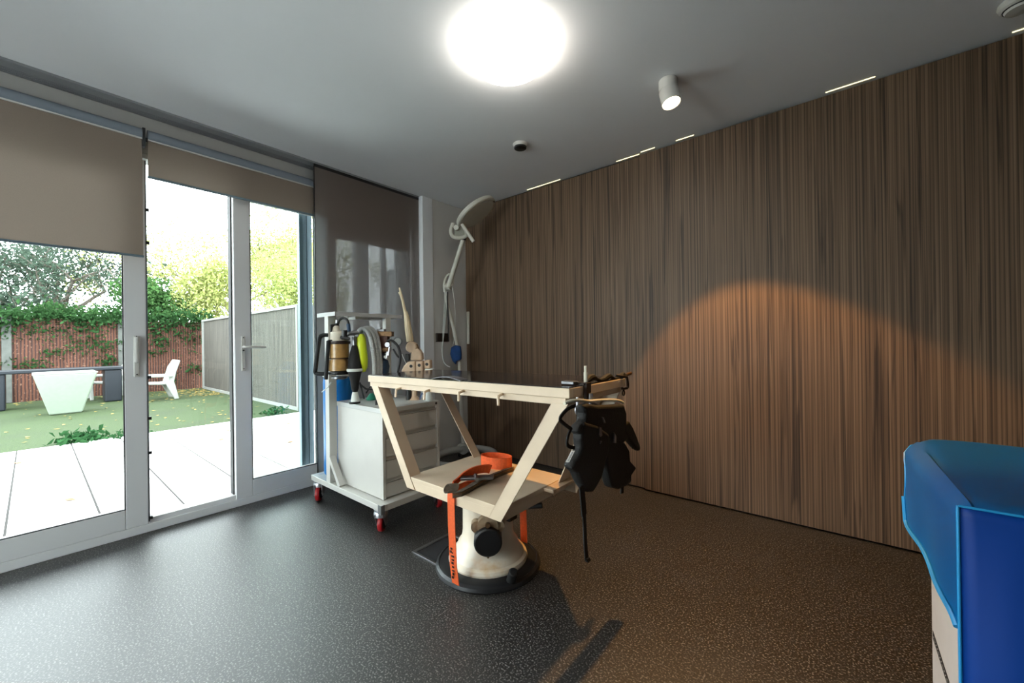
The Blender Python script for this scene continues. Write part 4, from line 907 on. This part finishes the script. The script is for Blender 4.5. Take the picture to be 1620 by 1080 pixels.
# building wing seen behind the curtain
struct('wall_outside', MB().box((-7.3, 4.6, GZ), (-3.6, 4.8, 2.6)), pm('pale_outdoor_render', (150, 152, 152), .9, var=.05))

# ivy along the fence top and on its face
IVY = leaf_mat('green_ivy_leaves', (50, 78, 46), .4)
iv = MB(); iv.open = True
random.seed(11)
for k in range(3800):
    y = random.uniform(-3.2, 3.35); hgt = random.gauss(1.86, .13)+.05*math.sin(y*5); iv.leaf(Vector((-13.93+random.uniform(-.18, .14), y, hgt)), random.uniform(.035, .075))
for cy, cz, n, ry, rz in ((1.0, 1.2, 130, .5, .12), (.35, 1.05, 40, .2, .08), (-.1, .78, 70, .35, .07), (-.9, 1.2, 60, .4, .1), (2.2, 1.25, 50, .15, .09), (2.1, .98, 40, .3, .05), (2.9, 1.45, 200, .4, .25), (2.0, 1.5, 200, .5, .2), (3.0, .5, 60, .3, .08), (2.4, .3, 40, .12, .12), (.2, 1.5, 160, .8, .12), (-.6, 1.45, 60, .3, .12), (1.2, .8, 60, .15, .08)):
    for _ in range(n): iv.leaf(Vector((-13.95+random.uniform(-.03, .06), random.gauss(cy, ry*.6), random.gauss(cz, rz))), random.uniform(.03, .06))
tag(iv.build('ivy', IVY, org=(-14, 0, 1.8)), 'green ivy spilling over the top of the red-brown reed fence', 'ivy')
# fallen leaves
LIT = leaf_mat('yellow_fallen_leaves', (150, 130, 80), .3, .1)
fl = MB(); fl.open = True
for k in range(800):
    r = random.random()
    if r < .65: x, y = random.uniform(-13.9, -11.6), random.gauss(2.9, .45)
    elif r < .8: x, y = random.uniform(-13.9, -13.2), random.uniform(-1, 3)
    else: x, y = random.uniform(-13.5, -7.5), random.uniform(-1.5, 2.9)
    if y < 3.0: fl.leaf(Vector((x, y, GZ+.012)), random.uniform(.02, .045), True)
tag(fl.build('fallen_leaves', LIT, org=(-13, 2, GZ)), 'yellow fallen leaves scattered over the lawn by the fence corner', 'fallen leaves', kind='stuff')
for i, (px_, py_, lb_) in enumerate(((108/3.856, 732, 'nearest the left edge'), (109, 790, 'on the middle slab'), (349, 695, 'darker one by the lever door'), (359, 681, 'far small one'), (455, 670, 'beyond the outer post'), (458, 699, 'right of the lever door stile'))):
    c = onZ(px_, py_, GZ+.006); lf = MB(); lf.add([c+Vector((-.05, -.02, 0)), c+Vector((0, .02, .01)), c+Vector((.055, .035, 0)), c+Vector((.01, -.02, .004))], [(0,1,2,3)])
    solid(tag(lf.build('dry_leaf', pm('brown_dry_leaf', (126, 92, 64), .8), org=c), 'brown dry leaf lying on the pale patio slabs, '+lb_, 'leaf', 'dry leaves on the patio'), .002)
# weeds at the lawn edge
WEED = leaf_mat('dark_green_weed', (44, 76, 46), .35)
for (a, b, n, sz, lb_) in (((128, 697), (.22, .10), 150, .055, 'leafy green weed tuft at the lawn edge seen through the left door'), ((178, 693), (.35, .06), 90, .035, 'low spreading weed right of the leafy tuft on the lawn edge'), ((433, 655), (.22, .1), 70, .05, 'pale weed clump at the foot of the grey side screen')):
    c = onZ(a[0], a[1], GZ); wd = MB(); wd.open = True
    for _ in range(n):
        wd.leaf(c+Vector((random.gauss(0, b[1]), random.gauss(0, b[0]*.5), abs(random.gauss(.03, .04))+.005)), sz*random.uniform(.6, 1.2))
    tag(wd.build('weed_tuft', WEED, org=c), lb_, 'plant')

# garden table, planter, chairs
gt = thing('garden_table', 'long dark garden table with slab legs in front of the reed fence', 'garden table', (-12.4, .3, GZ))
MB().box((-12.75, -1.2, .63), (-12.25, 1.30, .70)).build('table_top', NAVY, gt, bevel=.015)
MB().box((-12.72, 1.0, GZ), (-12.28, 1.27, .63)).build('leg', NAVY, gt, bevel=.02)
MB().box((-12.72, -.85, GZ), (-12.28, -.33, .63)).build('leg', NAVY, gt, bevel=.02)
pp = thing('tapered_planter', 'white tapered square planter standing on the lawn before the dark table', 'planter', (-10.9, .4, GZ))
def sq(cx, cy, h_, z): return [Vector((cx-h_, cy-h_, z)), Vector((cx+h_, cy-h_, z)), Vector((cx+h_, cy+h_, z)), Vector((cx-h_, cy+h_, z))]
MB().hexa(sq(-10.95, .385, .20, GZ), sq(-10.95, .385, .385, .665)).build('planter_body', pm('translucent_white_plastic', (146, 158, 142), .45, var=.03), pp, bevel=.02)
MB().hexa(sq(-10.95, .385, .39, .66), sq(-10.95, .385, .39, .685)).build('rim', OUTP, pp, bevel=.008)
def chair(P, label, fx=0):
    c = thing('garden_chair', label, 'garden chair', (P[0], P[1], GZ), 'white garden chairs')
    x, y = P; wd = .5
    def sl(pts, t0, t1, nm): MB().slab([(x+t0, y+a, GZ+b) for a, b in pts], (t1-t0, 0, 0)).build(nm, OUTP, c, bevel=.012)
    sl([(-.55, .40), (-.12, .37), (-.05, .33), (-.05, .30), (-.15, .33), (-.55, .36)], -wd/2, wd/2, 'seat')
    sl([(-.14, .38), (-.02, .36), (.02, .60), (.10, .86), (.04, .88), (-.05, .72)], -wd/2, wd/2, 'backrest')
    for t0 in (-wd/2-.05, wd/2-.0):
        sl([(-.62, .56), (-.05, .55), (-.05, .50), (-.62, .52)], t0, t0+.05, 'armrest')
        sl([(-.18, .38), (-.02, .38), (.06, .0), (-.02, 0)], t0, t0+.05, 'leg')
        sl([(-.62, .54), (-.56, .54), (-.54, .0), (-.60, 0)], t0, t0+.05, 'leg')
chair((-11.85, 2.06), 'white plastic garden chair in front of the ivy fence, seen through the middle glass')
chair((-13.2, 1.42), 'white plastic garden chair mostly hidden behind the dark garden table')

# trees
def tree(name, base, height, lean, crown, lmat, bark, label, seed, nleaf, lsize, r0_=.12, spread=.55, lev=4, first=.45):
    random.seed(seed); b = Vector(base)
    tr_ = thing(name, label, 'tree', b); wd = MB(); tips = []
    def grow(p, d, L, r, lv):
        n = 4; pts = [p]; dd = d.copy()
        for i in range(n):
            dd = (dd+Vector((random.gauss(0, .13), random.gauss(0, .13), random.gauss(.02, .07)))).normalized(); pts.append(pts[-1]+dd*L/n)
        wd.tube(pts, [r*(1-.45*i/n) for i in range(n+1)], 7 if lv < 2 else 5)
        if lv >= 2: tips.extend(pts[1:])
        if lv >= lev: return
        for k in range(3 if lv else 5):
            a = random.uniform(0, 2*PI) if lv else 2*PI*k/5+random.uniform(-.4, .4)
            side_ = dd.orthogonal().normalized(); side_ = Matrix.Rotation(a, 3, dd)@side_
            nd = (dd*(1-spread)+side_*spread*random.uniform(.8, 1.3)+Vector((0, 0, .12))).normalized()
            grow(pts[-1 if k < 2 else random.choice((2, 3, 4))], nd, L*random.uniform(.55, .8), r*.5, lv+1)
    grow(b, Vector(lean).normalized(), height*first, r0_, 0)
    wd.build('trunk', bark, tr_)
    lf = MB(); lf.open = True
    for i in range(nleaf):
        q = random.choice(tips)+Vector((random.gauss(0, crown), random.gauss(0, crown), random.gauss(0, crown*.8))); lf.leaf(q, lsize*random.uniform(.5, 1.3))
    lf.build('foliage', lmat, tr_)
    return tr_
LG = leaf_mat('grey_green_tree_leaves', (70, 84, 72), .35)
LD_ = leaf_mat('mid_green_shrub_leaves', (74, 106, 62), .35)
LY = leaf_mat('yellow_green_autumn_leaves', (164, 170, 108), .3, .3)
tree('tree', (-18, .42, -.3), 4.6, (0, -.03, 1), .20, LG, BARK, 'spreading grey-green tree behind the fence seen under the wide blind', 4, 7000, .055, .13, .62, 4, .50)
tree('tree', (-19, -1.6, -.3), 4.6, (0, .05, 1), .25, LG, BARK, 'dense grey-green tree at the far left edge beyond the fence', 9, 6500, .06, .12, .55, 4, .40)
tree('tree', (-17, 4.5, -.3), 7.0, (.05, -.03, 1), .28, LY, BARKY, 'yellow-green autumn tree behind the fence corner, left one', 12, 13000, .055, .10, .55, 4, .42)
tree('tree', (-16.5, 7.1, -.3), 7.0, (0, -.05, 1), .30, LY, BARKY, 'yellow-green autumn tree behind the grey side screen', 17, 15000, .055, .12, .52, 4, .40)
def shrub(c, rad, n, sz, mat, label):
    s_ = MB(); s_.open = True; random.seed(n)
    for _ in range(9):
        o_ = Vector((random.uniform(-.5, .5)*rad[0], random.uniform(-.6, .6)*rad[1], random.uniform(-.4, .5)*rad[2])); s_.leaves(Vector(c)+o_, Vector(rad)*.55, n//9, sz)
    t_ = thing('shrub', label, 'shrub', (c[0], c[1], -.3)); s_.build('foliage', mat, t_)
    MB().tube([(c[0], c[1], -.3), (c[0], c[1], c[2])], .05, 6).build('stem', BARK, t_)
shrub((-15.4, 2.3, 2.4), (.7, .9, .95), 5400, .055, LD_, 'mid-green leafy shrub behind the fence, seen through the middle glass')
shrub((-15.0, 3.7, 2.7), (.6, 1.0, 1.3), 6500, .055, LY, 'yellow-green bushy shrub behind the fence corner')
shrub((-13.5, 5.6, 2.6), (.8, 1.7, 1.9), 8000, .055, LY, 'yellow-green shrub behind the grey side screen')
shrub((-16, .9, 1.9), (.5, 1.0, .45), 2600, .05, LD_, 'low green shrub at the foot of the spreading tree')
shrub((-16, -1.0, 2.0), (.6, .8, .7), 2600, .055, LG, 'grey-green shrub at the far left above the ivy')
